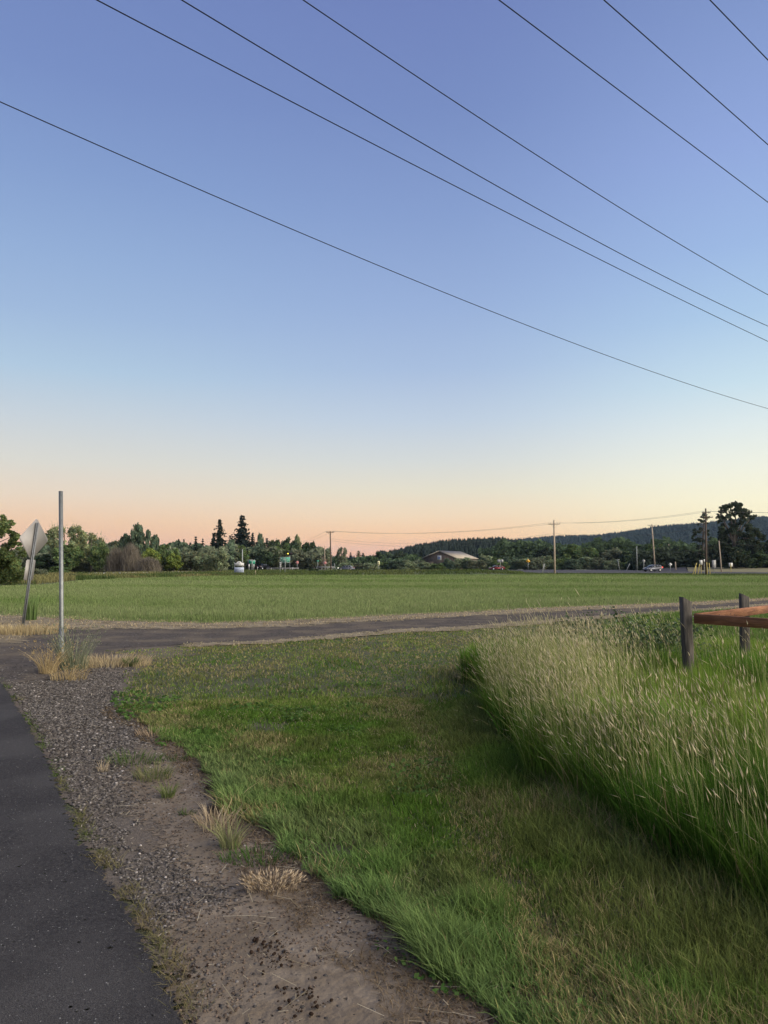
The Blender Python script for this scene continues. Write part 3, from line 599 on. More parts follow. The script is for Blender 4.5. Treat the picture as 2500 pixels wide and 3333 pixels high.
# moss and small weeds along the asphalt edge
def edgeweeds(n):
    t = rng.random(n) * (len(e) - 1.01); i = t.astype(int); f = (t - i)[:, None]; p = e[i] * (1 - f) + e[i + 1] * f; x = p[:, 0] + rng.normal(.05, .035, n); y = p[:, 1] + rng.normal(0, .03, n)
    k = fbm(x * 3.2, y * 3.2, 29) > .47; x, y = x[k], y[k]; n = len(x); m = fbm(x * 2, y * 2, 30); c = jit(mixn((.1, .14, .04), (.2, .165, .09), np.clip((m - .45) * 4, 0, 1)), .3); r = np.hypot(x, y)
    return blades(np.stack([x, y, height(x, y)], 1), (.008 + .028 * rng.random(n)) * (1 + .8 * (m > .6)), np.clip(r * .0011, .003, .01), rng.random(n) * 6.28, .6 + 1.2 * rng.random(n), c, c, 3)
tag(mkb('edge_weeds', [edgeweeds(3600)], M['leaf']), 'sparse moss and little weeds along the asphalt edge', 'weeds', kind='stuff')
def deadlitter(n):    # brown dead stems under the lawn's ragged edge and in bare spots
    x, y = polar(n, 1.5, 9, -30, 20); dl_ = sdist(x, y, LAWN); k = (dl_ > -.42 * fbm(x * 1.5, y * 1.5, 35) - .1 * (y < 4)) & (dl_ < .25) & (fbm(x * 2, y * 2, 33) > .3); x, y = x[k], y[k]; n = len(x); r = np.hypot(x, y)
    c = jit(mixn((.1, .07, .045), (.3, .22, .14), rng.random(n) ** 1.5), .3)
    return blades(np.stack([x, y, height(x, y) + .008], 1), .02 + .05 * rng.random(n), np.clip(r * .0009, .002, .01), rng.random(n) * 6.28, 1 + rng.random(n), c, c, 3, curl=.9)
tag(mkb('dead_thatch', [deadlitter(90000)], M['leaf']), 'brown dead stems matted along the lawn edge', 'thatch', kind='stuff')
# tall green weed by the sign
tuft('tall_weed', 101, 2020, 130, .16, .85, .02, (.13, .2, .07), (.2, .26, .1), 'tall pale green weed behind the leaning sign', 'weed', None, .15)

# ------------------------------------------------------------------ bramble
M['cane'] = mnoise('cane', (.06, .045, .03), (.1, .075, .045), 10)
M['leafdark'] = mleaf('bramble_leaf', (1, 1, 1), .3, .05)
bc = G(2125, 2300)
br = empty('bramble_bush', (bc[0], bc[1], 0), 'dark green bramble with arching canes standing in the tall grass beside the fence post', 'bush')
cm = MB(); lp = []
for k in range(26):
    a = rng.uniform(0, 6.28); s0 = np.array([rng.normal(0, .27), rng.normal(0, .3), 0]); ln = rng.uniform(.25, .6); hh = rng.uniform(.55, .98)
    if k in (0, 1, 2): a = R(-95 + 8 * k); ln = .62; hh = 1.06 - .06 * k
    pts = [s0 + np.array([math.sin(a) * ln * t ** 1.3 * (1.0), math.cos(a) * .6 * ln * t ** 1.3, hh * math.sin(min(1, t * .75 + .02) * math.pi * .62)]) for t in np.linspace(0, 1, 12)]
    cm = MB(); cm.tube(pts, np.linspace(.006, .002, 12), 5); cm.build('cane', M['cane'], br); lp += [pts[i] for i in range(3, 12) for _ in range(34 if i < 9 else 14)]
lp = np.array(lp); lp = lp + rng.normal(0, .06, lp.shape); k = lp[:, 2] > .1; lp = lp[k]; n = len(lp)
cc = jit(mixn((.04, .075, .022), (.1, .15, .045), rng.random(n) ** 1.8), .2)
mkb('foliage', [leafquads(lp, rng.normal(size=(n, 3)) + (0, -.2, .9), .018 + .016 * rng.random(n), cc, 1.35)], M['leafdark'], br)
# broad leafed green dock plants at the tall grass edge
for (u, v, lb, h) in [(1632, 2345, 'broad leaved bright green dock at the tall grass edge, the lower one', .3), (1627, 2215, 'narrow leaved green dock standing in the pale grass tips', .62)]:
    g_ = G(u, v); n = 26 if h < .5 else 12
    a = rng.random(n) * 6.28; V = blades(np.stack([rng.normal(0, .05, n), rng.normal(0, .04, n), 0 * a], 1), h * (.6 + .5 * rng.random(n)), np.full(n, .045), a, .2 + .3 * rng.random(n), np.tile((.11, .19, .03), (n, 1)), np.tile((.13, .22, .04), (n, 1)), 5)
    o = mkb('dock_plant', [V], M['leaf']); o.location = (g_[0], g_[1], 0); tag(o, lb, 'weed')

# ------------------------------------------------------------------ near post and sign
def mgalv(name, c, rough=.45, metal=.8): return mnoise(name, tuple(x * .75 for x in c), c, 14, rough, .0008, 60, metal, spec=.5)
M['galv'] = mgalv('galvanised_steel', (.19, .2, .195), .5, .6)
M['signback'] = mnoise('sign_back_aluminium', (.235, .225, .215), (.275, .26, .25), 3, .6, 0, metal=.25)
M['steel'] = mgalv('post_steel', (.2, .21, .22), .6, .5)
M['hole'] = mplain('dark_hole', (.01, .01, .012), .9)
g_ = G(201, 2144); pd = g_[1]
top = P(198, 1598.6, pd)
post = empty('sign_post', (g_[0], g_[1], 0), 'tall bare galvanised metal post without a sign, standing in dry grass', 'post')
hgt = top[2]; lx = top[0] - g_[0]
def shear(V):  V = np.array(V, float); V[:, 0] += lx * V[:, 2] / hgt; return V
b = MB(); w_ = .0285; rot = Matrix.Rotation(R(38), 3, 'Z')
# hollow square tube with rounded corners
sec = []
for q in range(4):
    for t in (-18, 18): a = R(45 + 90 * q + t); sec.append((math.cos(a) * w_ * 1.25, math.sin(a) * w_ * 1.25))
sec = [tuple(Vector((x, y, 0)) @ rot.transposed()) for x, y in sec]
def tube_sec(sec, inner, z0, z1):
    n = len(sec); V = [(x, y, z0) for x, y, _ in sec] + [(x, y, z1) for x, y, _ in sec] + [(x * inner, y * inner, z1) for x, y, _ in sec] + [(x * inner, y * inner, z1 - .12) for x, y, _ in sec]
    Fs = []
    for r_ in range(3): Fs += [(r_ * n + i, r_ * n + (i + 1) % n, (r_ + 1) * n + (i + 1) % n, (r_ + 1) * n + i) for i in range(n)]
    Fs.append(tuple(range(3 * n, 4 * n))); return shear(V), Fs
b.add(*tube_sec(sec, .86, .25, hgt)); b.build('pole', M['galv'], post)
b = MB(); b.add(*tube_sec([(x * 1.16, y * 1.16, 0) for x, y, _ in sec], .9, -.3, .52)); b.build('anchor_sleeve', M['galv'], post)
for k, z in enumerate([hgt - .07, hgt - .27, hgt - .5, hgt - .62]):
    for sgn in ((-1, ) if k % 2 else (-1, )):
        nv = np.array(rot @ Vector((0, -1, 0))); cxy = nv * w_ * 1.16 + np.array([lx * z / hgt, 0, z])
        hb = MB(); hb.tube([cxy - nv * .002, cxy + nv * .0015], .0055, 10); hb.build('bolt_hole', M['hole'], post)

SD = 17.6
sg = empty('warning_sign', tuple(np.append(G(69, 2056), 0)), 'leaning diamond shaped sign seen from behind with a small plaque under it', 'road sign')
sb = np.array(sg.location); 
tp = P(119, 1701, sb[1]); axis_ = np.array(tp) - sb; Lp = np.linalg.norm(axis_); zv = axis_ / Lp
yaw = R(-76); xv = np.array([math.cos(yaw), -math.sin(yaw), 0.0]); xv -= zv * np.dot(xv, zv); xv /= np.linalg.norm(xv); nv = np.cross(xv, zv)     # nv points away from camera-ish
if np.dot(nv, sb) < 0: nv = -nv
b = MB()
def uprism(x0, x1, y0, y1, z0, z1, bb): bb.prism([(x0, z0), (x1, z0), (x1, z1), (x0, z1)], nv * y0, xv, zv, nv * (y1 - y0))
# U channel post: web and two flanges and lips
uprism(-.02, .02, -.002, .002, -.3, Lp, b); uprism(-.024, -.02, -.032, .002, -.3, Lp, b); uprism(.02, .024, -.032, .002, -.3, Lp, b); uprism(-.044, -.024, -.034, -.03, -.3, Lp, b); uprism(.024, .044, -.034, -.03, -.3, Lp, b)
b.build('post', M['steel'], sg)
topD = np.array(P(121.5, 1686.4, sb[1])) - sb; botD = np.array(P(108, 1825, sb[1])) - sb
zt = np.dot(topD, zv) ; zb_ = np.dot(botD, zv); hd = (zt - zb_) / 2; zc = (zt + zb_) / 2
def rdiamond(hw, r=.06, k=4):
    pts = []
    for q in range(4):
        a0 = math.pi / 2 * q; c = np.array([math.cos(a0), math.sin(a0)]) * (hw - r * 1.414)
        for t in np.linspace(-45, 45, k): a = a0 + R(t); pts.append((c[0] + r * math.cos(a), c[1] + r * math.sin(a)))
    return pts
b = MB(); b.prism([(x, z + zc) for x, z in rdiamond(hd)], nv * .004, xv, zv, nv * .003); b.build('sign_panel', M['signback'], sg)
b = MB(); zp1 = zb_ + .02; zp0 = zp1 - .5
b.prism([(-.16, zp0 + .03), (-.13, zp0), (.13, zp0), (.16, zp0 + .03), (.16, zp1 - .03), (.13, zp1), (-.13, zp1), (-.16, zp1 - .03)], nv * .004, xv, zv, nv * .003); b.build('plaque', M['signback'], sg)
for z in (zc + .25, zc - .2, zp0 + .08, zp1 - .08):
    b = MB(); o_ = zv * z; b.tube([o_ - nv * .016, o_ + nv * .001], .009, 6); b.build('bolt', M['galv'], sg)

# ------------------------------------------------------------------ fence
M['oldwood'] = mnoise('weathered_post_wood', (.05, .044, .037), (.115, .1, .085), 6, .95, .004, 30, stretch=(9, 9, .9), c3=(.05, .045, .04), s3=5)
M['redwood'] = mnoise('stained_rail_wood', (.24, .105, .055), (.34, .165, .095), 4, .85, .002, 40, stretch=(3, 3, 30), c3=(.19, .085, .05), s3=1.2)
M['knot'] = mplain('wood_knot', (.06, .025, .015), .8)
fp = np.array([Xat(2241, 7.0, 2000), 7.0, 0.0])
fence = empty('wooden_fence', tuple(fp), 'grey weathered fence posts joined by reddish brown rails in tall grass', 'fence')
def fpost(x, y, h, tilt=0, w=.1, cut=.045, rz=0, name='post'):
    b = MB(); hw = w / 2; b.M = Matrix.Translation((x, y, 0)) @ Matrix.Rotation(rz, 4, 'Z') @ Matrix.Rotation(tilt, 4, 'Y')
    ch = .008; segs = 6; oc = [(-hw + ch, -hw), (hw - ch, -hw), (hw, -hw + ch), (hw, hw - ch), (hw - ch, hw), (-hw + ch, hw), (-hw, hw - ch), (-hw, -hw + ch)]; V = []; Fs = []
    lv = [-.4, .3, .7, 1.0]
    for z in lv:
        j = rng.normal(0, .0015, (8, 2)); V += [(p[0] + a[0], p[1] + a[1], z) for p, a in zip(oc, j)]
    V += [(p[0], p[1], h - cut * (p[0] + hw) / w) for p in oc]
    m = len(lv) + 1
    for r_ in range(m - 1): Fs += [(r_ * 8 + i, r_ * 8 + (i + 1) % 8, (r_ + 1) * 8 + (i + 1) % 8, (r_ + 1) * 8 + i) for i in range(8)]
    Fs.append(tuple(range((m - 1) * 8, m * 8))); b.add(V, Fs); return b.build(name, M['oldwood'], fence)
zt1 = Zat(1942, 7.0); fpost(0, 0, zt1, R(-1.2), .086, .05, R(4))
p2 = np.array([Xat(2433, 8.2, 2000), 8.2]) - fp[:2]; fpost(p2[0] - .02, p2[1] + .07, Zat(1932, 8.2), R(1), .088, .04, R(-8))
b = MB(); b.M = Matrix.Rotation(R(-1.2), 4, 'Y'); b.box((.049, .03, .5), (.012, .05, 1.5)); b.build('backing_board', M['oldwood'], fence)
def rail(a, c, zt_, zt2, hh, th, name='rail'):
    a = np.array(a, float); c = np.array(c, float); dv = c - a; ln = np.linalg.norm(dv); ex = np.append(dv / ln, (zt2 - zt_) / ln); nn = np.array([-dv[1], dv[0], 0]) / ln
    if nn[1] > 0: nn = -nn
    b = MB(); o0 = np.array([a[0], a[1], zt_ - hh]); 
    b.prism([(0, 0), (ln, 0), (ln, hh - .004), (ln, hh), (0, hh), (0, hh - .004)], o0, ex, (0, 0, 1), nn * th)
    return b, o0, ex, nn
zr = Zat(1997, 7.0)
b, o0, ex, nn = rail((.05, -.05), (.05 + 2.0 * .55, -.05 - 2.0 * .84), zr, zr + .0, .086, .036); ra = b.build('rail', M['redwood'], fence); ra['label'] = 'dark red shaded rail'
nn_f = nn
d2 = p2 / np.linalg.norm(p2); b, o2, ex2, nn2 = rail((.055, .0), tuple(np.array((.055, .0)) + d2 * 3.6), zr + .002, zr - .01, .086, .036); rb_ = b.build('rail', M['redwood'], fence); rb_['label'] = 'lighter orange rail'
for t, zz in ((.55, .05), (.86, .045), (.98, .03), (1.6, .05), (2.1, .04)):
    kb = MB(); q = o2 + ex2 * t + np.array([0, 0, zz]) + nn2 * .036; kb.tube([q - nn2 * .001, q + nn2 * .0012], [.011, .010], 9); kb.build('knot', M['knot'], rb_)
# end posts outside the picture carry the rails on
fpost(.05 + 2.0 * .55 + .05, -.05 - 2.0 * .84 + .0, 1.28); q = np.array((.055, .0)) + d2 * 3.6; fpost(q[0], q[1] + .08, 1.25)
b = MB(); b.prism([(0, 0), (.012, -.002), (.02, -.03), (.016, -.055), (.004, -.05), (.006, -.02), (-.004, -.008)], np.array([.022, -.056, zr - .015]), (1, 0, 0), (0, 0, 1), (0, .002, 0)); b.build('tag', mplain('white_tag', (.8, .8, .78), .6), fence)

# ------------------------------------------------------------------ trees
LT = {'mid': (.125, .175, .07), 'pale': (.22, .25, .13), 'dark': (.065, .095, .05), 'yellow': (.19, .24, .06), 'brown': (.19, .165, .13), 'conifer': (.026, .036, .03),
      'willow': (.21, .25, .145), 'oak': (.05, .065, .042), 'grey': (.155, .175, .11), 'blue': (.11, .15, .095), 'hill': (.028, .042, .038)}
LM = {k: mleaf('leaf_' + k, v, .3) for k, v in LT.items()}
M['bark'] = mnoise('bark', (.05, .042, .035), (.11, .095, .08), 8, .95, .02, 20)
def leaves(cs, rs, n, s, flat=1.0, tilt=.6):
    cs = np.array(cs); rs = np.array(rs); pr = rs ** 2; pr /= pr.sum(); i = rng.choice(len(cs), n, p=pr)
    d_ = rng.normal(size=(n, 3)); d_ /= np.linalg.norm(d_, axis=1)[:, None]; rr = rs[i] * (.4 + .65 * rng.random(n) ** .6 + .35 * (rng.random(n) < .12))
    p = cs[i] + d_ * rr[:, None] * (1, 1, flat)
    cb = .7 + .6 * rng.random(len(cs)); c = np.repeat((cb[i] * (.75 + .5 * rng.random(n)))[:, None], 3, 1) * (1 + .12 * rng.normal(size=(n, 1)) * np.array([[1, 0, -.5]]))
    return leafquads(p, d_ * tilt + rng.normal(size=(n, 3)) * .6, s * (.7 + .6 * rng.random(n)), np.clip(c, .2, 2.2))
def clumps(kind):
    cs, rs = [], []
    if kind == 'broad':
        for _ in range(72):
            d_ = rng.normal(size=3); d_ /= np.linalg.norm(d_); r = rng.random() ** .4; c = np.array([.37 * d_[0] * r, .37 * d_[1] * r, .54 + .38 * d_[2] * r])
            cs.append(c); rs.append(rng.uniform(.04, .11))
    elif kind == 'open':
        for _ in range(40):
            a = rng.uniform(0, 6.28); z = rng.uniform(.3, .94); rr = .42 * math.sqrt(max(0, 1 - ((z - .62) / .42) ** 2)); rr *= rng.uniform(.45, 1.0)
            cs.append([rr * math.cos(a), rr * math.sin(a), z]); rs.append(rng.uniform(.05, .095))
    elif kind == 'poplar':
        for _ in range(64):
            z = rng.uniform(.1, .95); rr = .42 * min(1, (1 - z) * 2.6 + .12) * rng.random() ** .5; a = rng.uniform(0, 6.28)
            cs.append([rr * math.cos(a), rr * math.sin(a), z]); rs.append(rng.uniform(.05, .1))
    elif kind == 'shrub':
        for _ in range(44):
            d_ = rng.normal(size=3); d_ /= np.linalg.norm(d_); d_[2] = abs(d_[2]); r = rng.random() ** .4; cs.append([.4 * d_[0] * r, .4 * d_[1] * r, .08 + .78 * d_[2] * r]); rs.append(rng.uniform(.07, .15))
    return cs, rs
def crown_mesh(kind, n, s):
    cs, rs = clumps(kind); q = leaves(cs, rs, n, s, 1, .5)
    if kind == 'shrub' or kind == 'open':       # wispy upright shoots on the outline
        m = 90; i = rng.choice(len(cs), m); p = np.array(cs)[i] + rng.normal(0, .04, (m, 3)); pp = np.repeat(p, 9, 0); tt = np.tile(np.linspace(0, 1, 9), m)
        dv = np.stack([rng.normal(0, .05, m), rng.normal(0, .05, m), .1 + .07 * rng.random(m)], 1); pp = pp + np.repeat(dv, 9, 0) * tt[:, None] * 1.2
        c = np.repeat((.9 + .4 * rng.random(len(pp)))[:, None], 3, 1); q2 = leafquads(pp, rng.normal(size=(len(pp), 3)), s * .7 * (1.2 - tt), c); V, Q, T, Cc = merge([q, q2]); return V, Q, T, Cc
    return q
def brown_mesh(n):      # twiggy, nearly leafless thicket
    P0 = np.stack([rng.normal(0, .2, n), rng.normal(0, .2, n), rng.random(n) * .5], 1); h = .25 + .3 * rng.random(n); k = P0[:, 2] + h < 1 - 1.2 * np.hypot(P0[:, 0], P0[:, 1]) ** 2 * 2; P0, h = P0[k], h[k]; n = len(h)
    c = np.repeat((.6 + .8 * rng.random(n))[:, None], 3, 1); return blades(P0, h, .008 + .012 * rng.random(n), rng.random(n) * 6.28, .1 + .5 * rng.random(n), c, c, 3)
def trunk_mesh(name, h=.5, r=.03, limbs=5, spread=.28, top=.85):
    b = MB(); b.tube([(0, 0, -.03), (.004, 0, h * .3), (-.006, .004, h), (0, 0, top)], [r * 1.2, r, r * .75, r * .2], 7)
    for k in range(limbs):
        a = k * 2.4 + rng.random(); z0 = h * rng.uniform(.45, 1.05); z1 = z0 + rng.uniform(.18, .33); rr = spread * rng.uniform(.7, 1.1)
        b.tube([(0, 0, z0), (rr * .45 * math.cos(a), rr * .45 * math.sin(a), (z0 * .6 + z1 * .4)), (rr * math.cos(a), rr * math.sin(a), z1)], [r * .5, r * .35, r * .12], 5)
    o = b.build(name, M['bark'], None, True); C.objects.unlink(o); return o.data
def conifer(n_lv, droop, gap, dens, wide=.5, power=1.0, z0=.12, base_full=True):
    V, Cc = [], []; pts = []; nr = []; ss = []
    for i in range(n_lv):
        t = (i + .5 * rng.random()) / n_lv; z = z0 + (1 - z0) * t * .985; L_ = wide * ((1 - t) ** power) * rng.uniform(.72, 1.12) + .008
        nb = 5 + int(4 * (1 - t)); a0 = rng.random() * 6.28
        for k in range(nb):
            if rng.random() < gap: continue
            a = a0 + k * 6.283 / nb + rng.normal(0, .15); l = L_ * rng.uniform(.7, 1.1); m = max(3, int(dens * l / wide) + 2)
            for j in range(m):
                q = (j + .6) / m; zz = z - droop * l * q ** 1.0 + .18 * droop * l * (q > .8)
                for _ in range(2):
                    pts.append([math.cos(a) * l * q + rng.normal(0, .008), math.sin(a) * l * q + rng.normal(0, .008), zz - rng.random() * .018]); nr.append([rng.normal(0, 1), rng.normal(0, 1), .9]); ss.append((.055 * (1.15 - .6 * q)) * (.6 + .5 * (1 - t)) * rng.uniform(.7, 1.3))
    pts = np.array(pts); n = len(pts); c = np.repeat((.6 + .9 * rng.random(n))[:, None], 3, 1)
    return leafquads(pts, np.array(nr), np.array(ss), c, 2.2)
def data(q, nm):
    o = mkb(nm, [q], LM['mid']); C.objects.unlink(o); return o.data
CR = {'broad': [data(crown_mesh('broad', 6500, .042), 'crown') for _ in range(4)], 'open': [data(crown_mesh('open', 4200, .034), 'crown') for _ in range(2)],
      'poplar': [data(crown_mesh('poplar', 6500, .05), 'crown') for _ in range(3)], 'shrub': [data(crown_mesh('shrub', 5200, .05), 'crown') for _ in range(4)],
      'brown': [data(brown_mesh(4200), 'crown') for _ in range(2)], 'spruce': [data(conifer(22, .5, .2, 9, .42, .8), 'crown') for _ in range(2)],
      'fir': [data(conifer(17, .3, .05, 6, .42, .85, .05), 'crown') for _ in range(3)]}
TR = {'broad': trunk_mesh('trunk', .5), 'open': trunk_mesh('trunk', .4, .028, 11, .36), 'poplar': trunk_mesh('trunk', .4, .03, 4, .15, .9), 'shrub': trunk_mesh('trunk', .2, .02, 6, .3, .6),
      'brown': trunk_mesh('trunk', .3, .015, 9, .25, .7), 'spruce': trunk_mesh('trunk', .5, .016, 0, 0, .97), 'fir': trunk_mesh('trunk', .4, .014, 0, 0, .95)}
cnt = {}
def tree(kind, u, vt, wpx, Yd, tint, label, group=None, name=None, zoff=0.0, vb=None):
    if 740 < u < 1030 and 148 <= Yd < 200 and vt < 1840: Yd += 88
    x = Xat(u, Yd); zb = 0 if vb is None else Zat(vb, Yd); H = Zat(vt, Yd) - zb; w = wpx / F * Yd
    nm = name or {'broad': 'broadleaf_tree', 'open': 'broadleaf_tree', 'poplar': 'poplar_tree', 'shrub': 'shrub', 'brown': 'bare_thicket', 'spruce': 'spruce_tree', 'fir': 'conifer_tree'}[kind]
    o = empty(nm, (x, Yd, zb), label, 'shrub' if kind in ('shrub', 'brown') else 'tree', group, rz=rng.random() * 6.28)
    wf = {'broad': 1.42, 'open': 1.35, 'poplar': 1.35, 'shrub': 1.15, 'brown': 1 / .85, 'spruce': 2.6, 'fir': 2.5}[kind]
    o.scale = (w * wf, w * wf, H)
    lst = CR[kind]; i = cnt.get(kind, 0); cnt[kind] = i + 1
    cr = bpy.data.objects.new('crown' if kind not in ('shrub', 'brown') else 'foliage', lst[i % len(lst)]); C.objects.link(cr); cr.parent = o; cr.material_slots[0].link = 'OBJECT'; cr.material_slots[0].material = LM[tint]
    tk = bpy.data.objects.new('trunk' if kind not in ('shrub', 'brown') else 'stem', TR[kind]); C.objects.link(tk); tk.parent = o
    return o
GL = 'trees behind the left end of the field'; GCN = 'dark conifers behind the left tree line'; GH = 'shrubs of the hedgerow beyond the highway'; GF = 'distant trees left of the barn'; GR = 'trees behind the hedgerow at the right'
T = tree
def split(lst, k=5, f=.52):
    o = []
    for (u, v, r_) in lst:
        for _ in range(k if r_ > 5 else 2): a = rng.random() * 6.28; q = r_ * rng.uniform(.3, 1.0); o.append((u + q * math.cos(a), v + q * .8 * math.sin(a), r_ * f * rng.uniform(.6, 1.15)))
    return o
T('open', 207, 1709, 112, 138, 'pale', 'round topped pale green tree directly behind the bare metal post', GL)
T('broad', 222, 1765, 90, 136, 'mid', 'lower green tree under the crown behind the bare metal post', GL)
T('broad', 165, 1800, 110, 140, 'dark', 'low dark green tree sloping down just right of the leaning sign', GL)
T('open', 296, 1733, 84, 140, 'pale', 'round open tree with visible branches, second from the metal post', GL)
T('broad', 325, 1768, 62, 136, 'mid', 'bright green narrow tree in front of the open round tree', GL)
T('broad', 368, 1755, 60, 150, 'grey', 'ragged grey green tree between the open tree and the brown thicket', GL)
T('brown', 380, 1768, 60, 134, 'brown', 'leafless grey brown thicket, left one of the pair below the poplars', GL)
T('brown', 425, 1752, 60, 132, 'brown', 'tall leafless brown thicket directly below the biggest poplar', GL)
T('poplar', 408, 1735, 44, 142, 'blue', 'short grey green poplar left of the biggest poplar', GL)
T('poplar', 446, 1709, 56, 140, 'blue', 'biggest grey green poplar with a pointed top', GL)
T('poplar', 480, 1726, 38, 140, 'blue', 'middle sized grey green poplar right of the biggest poplar', GL)
T('poplar', 503, 1738, 30, 141, 'blue', 'slimmest grey green poplar at the right of the poplar group', GL)
T('broad', 492, 1778, 60, 134, 'yellow', 'small yellow green tree at the foot of the slim poplar', GL)
T('brown', 484, 1803, 76, 130, 'brown', 'low brown bare thicket below the slim poplars', GL)
T('broad', 545, 1767, 66, 137, 'mid', 'dark green tree with yellow green lower leaves right of the poplars', GL)
T('broad', 566, 1800, 50, 133, 'yellow', 'yellow green bushy tree in front, halfway to the white sign board', GL)
T('broad', 590, 1766, 62, 145, 'blue', 'plain green tree under the two small conifer tips', GL)
T('broad', 622, 1785, 64, 136, 'grey', 'rounded grey green tree below the single sharp conifer', GL)
T('broad', 660, 1792, 60, 134, 'willow', 'rounded pale green tree left of the dome shaped tree', GL)
T('broad', 716, 1786, 60, 132, 'willow', 'dome shaped pale tree just left of the white sign board', GL)
T('broad', 690, 1778, 64, 150, 'blue', 'mid green tree below the left tall spruce', GL)
T('broad', 750, 1760, 66, 150, 'grey', 'dusty green tree between the two tall spruces', GL)
T('broad', 786, 1768, 50, 152, 'mid', 'green tree directly under the right tall spruce', GL)
T('fir', 580, 1750, 26, 175, 'conifer', 'small dark conifer tip, left one of the close pair', GCN)
T('fir', 597, 1749, 26, 175, 'conifer', 'small dark conifer tip, right one of the close pair', GCN)
T('fir', 552, 1764, 30, 172, 'conifer', 'low dark conifer left of the close pair of conifer tips', GCN)
T('fir', 618, 1762, 34, 178, 'conifer', 'blunt dark conifer between the close pair and the sharp conifer', GCN)
T('fir', 636, 1740, 30, 172, 'conifer', 'sharp pointed dark conifer alone against the pink sky', GCN)
T('fir', 659, 1750, 30, 174, 'conifer', 'leaning topped dark conifer right of the sharp pointed one', GCN)
T('spruce', 694, 1731, 40, 172, 'conifer', 'small spruce hugging the left side of the left tall spruce', GCN)
T('spruce', 713, 1686, 62, 168, 'conifer', 'left of the two tall spruces, narrower with a bent tip', GCN)
T('spruce', 786, 1671, 82, 166, 'conifer', 'tallest spruce, broad with tiered open branches', GCN)
T('fir', 748, 1738, 34, 176, 'conifer', 'dark conifer in the dip between the two tall spruces', GCN)
T('spruce', 821, 1731, 34, 172, 'conifer', 'short spruce touching the right side of the tallest spruce', GCN)
T('poplar', 846, 1739, 34, 165, 'blue', 'rounded upright tree right of the tallest spruce', GL)
T('fir', 868, 1746, 32, 178, 'conifer', 'dark conifer above the road, third bump right of the tallest spruce', GCN)
T('broad', 832, 1772, 66, 155, 'blue', 'dark green tree above the black pickup truck', GL)
T('broad', 892, 1752, 56, 160, 'dark', 'dense dark tree left of the yellow signal light', GL)
T('broad', 868, 1790, 60, 240, 'dark', 'shaded tree right behind the black pickup truck', GL)
T('broad', 915, 1762, 60, 158, 'mid', 'lighter green tree directly above the big green road sign', GL)
T('broad', 941, 1748, 54, 162, 'dark', 'tall dark tree rising behind the yellow signal light', GL)
T('poplar', 966, 1741, 28, 170, 'pale', 'thin pale feathery tree sticking up against the pink sky', GL)
T('broad', 970, 1785, 60, 238, 'grey', 'grey green tree behind the left stop sign', GL)
T('poplar', 997, 1764, 38, 172, 'dark', 'dark pointed tree right of the thin pale feathery tree', GL)
T('poplar', 1017, 1765, 30, 172, 'dark', 'twin pointed dark tree at the right end of the left wood', GL)
T('broad', 1022, 1793, 44, 236, 'grey', 'low tree tapering down between the two stop signs', GL)
T('broad', 1045, 1806, 36, 240, 'brown', 'brownish bush behind the right stop sign', GL)
T('open', 1068, 1800, 24, 245, 'grey', 'thin twiggy tree just left of the left utility pole', GL)
T('shrub', 1020, 1846, 32, 150, 'dark', 'dark round bush on the verge between the stop signs', None)
T('open', 1112, 1781, 38, 250, 'grey', 'lone brownish green tree right of the left utility pole', GF)
T('fir', 1141, 1796, 26, 280, 'conifer', 'dark narrow conifer next to the lone brownish tree', GF)
T('fir', 1167, 1790, 34, 290, 'dark', 'dark conifer with a tall tip, midway to the yellow rectangular sign', GF)
T('fir', 1182, 1797, 30, 290, 'dark', 'lower dark conifer beside the tall tipped one', GF)
T('broad', 1204, 1807, 34, 280, 'grey', 'small grey green tree in the lowest dip of the skyline', GF)
T('broad', 1233, 1792, 42, 280, 'dark', 'rounded dark tree above the yellow rectangular sign', GF)
T('broad', 1266, 1793, 36, 290, 'blue', 'rounded green tree right of the yellow rectangular sign', GF)
T('fir', 1290, 1795, 26, 300, 'dark', 'dark conifer in the row before the skyline notch', GF)
T('broad', 1309, 1789, 46, 300, 'dark', 'wide dark tree left of the skyline notch', GF)
T('broad', 1300, 1800, 50, 285, 'oak', 'very dark rounded tree between the notch and the hedgerow', GF)
T('broad', 1352, 1800, 44, 320, 'dark', 'dark tree behind the left end of the barn roof', GF)
T('fir', 1371, 1784, 26, 340, 'conifer', 'pointed conifer rising left of the barn peak', GF)
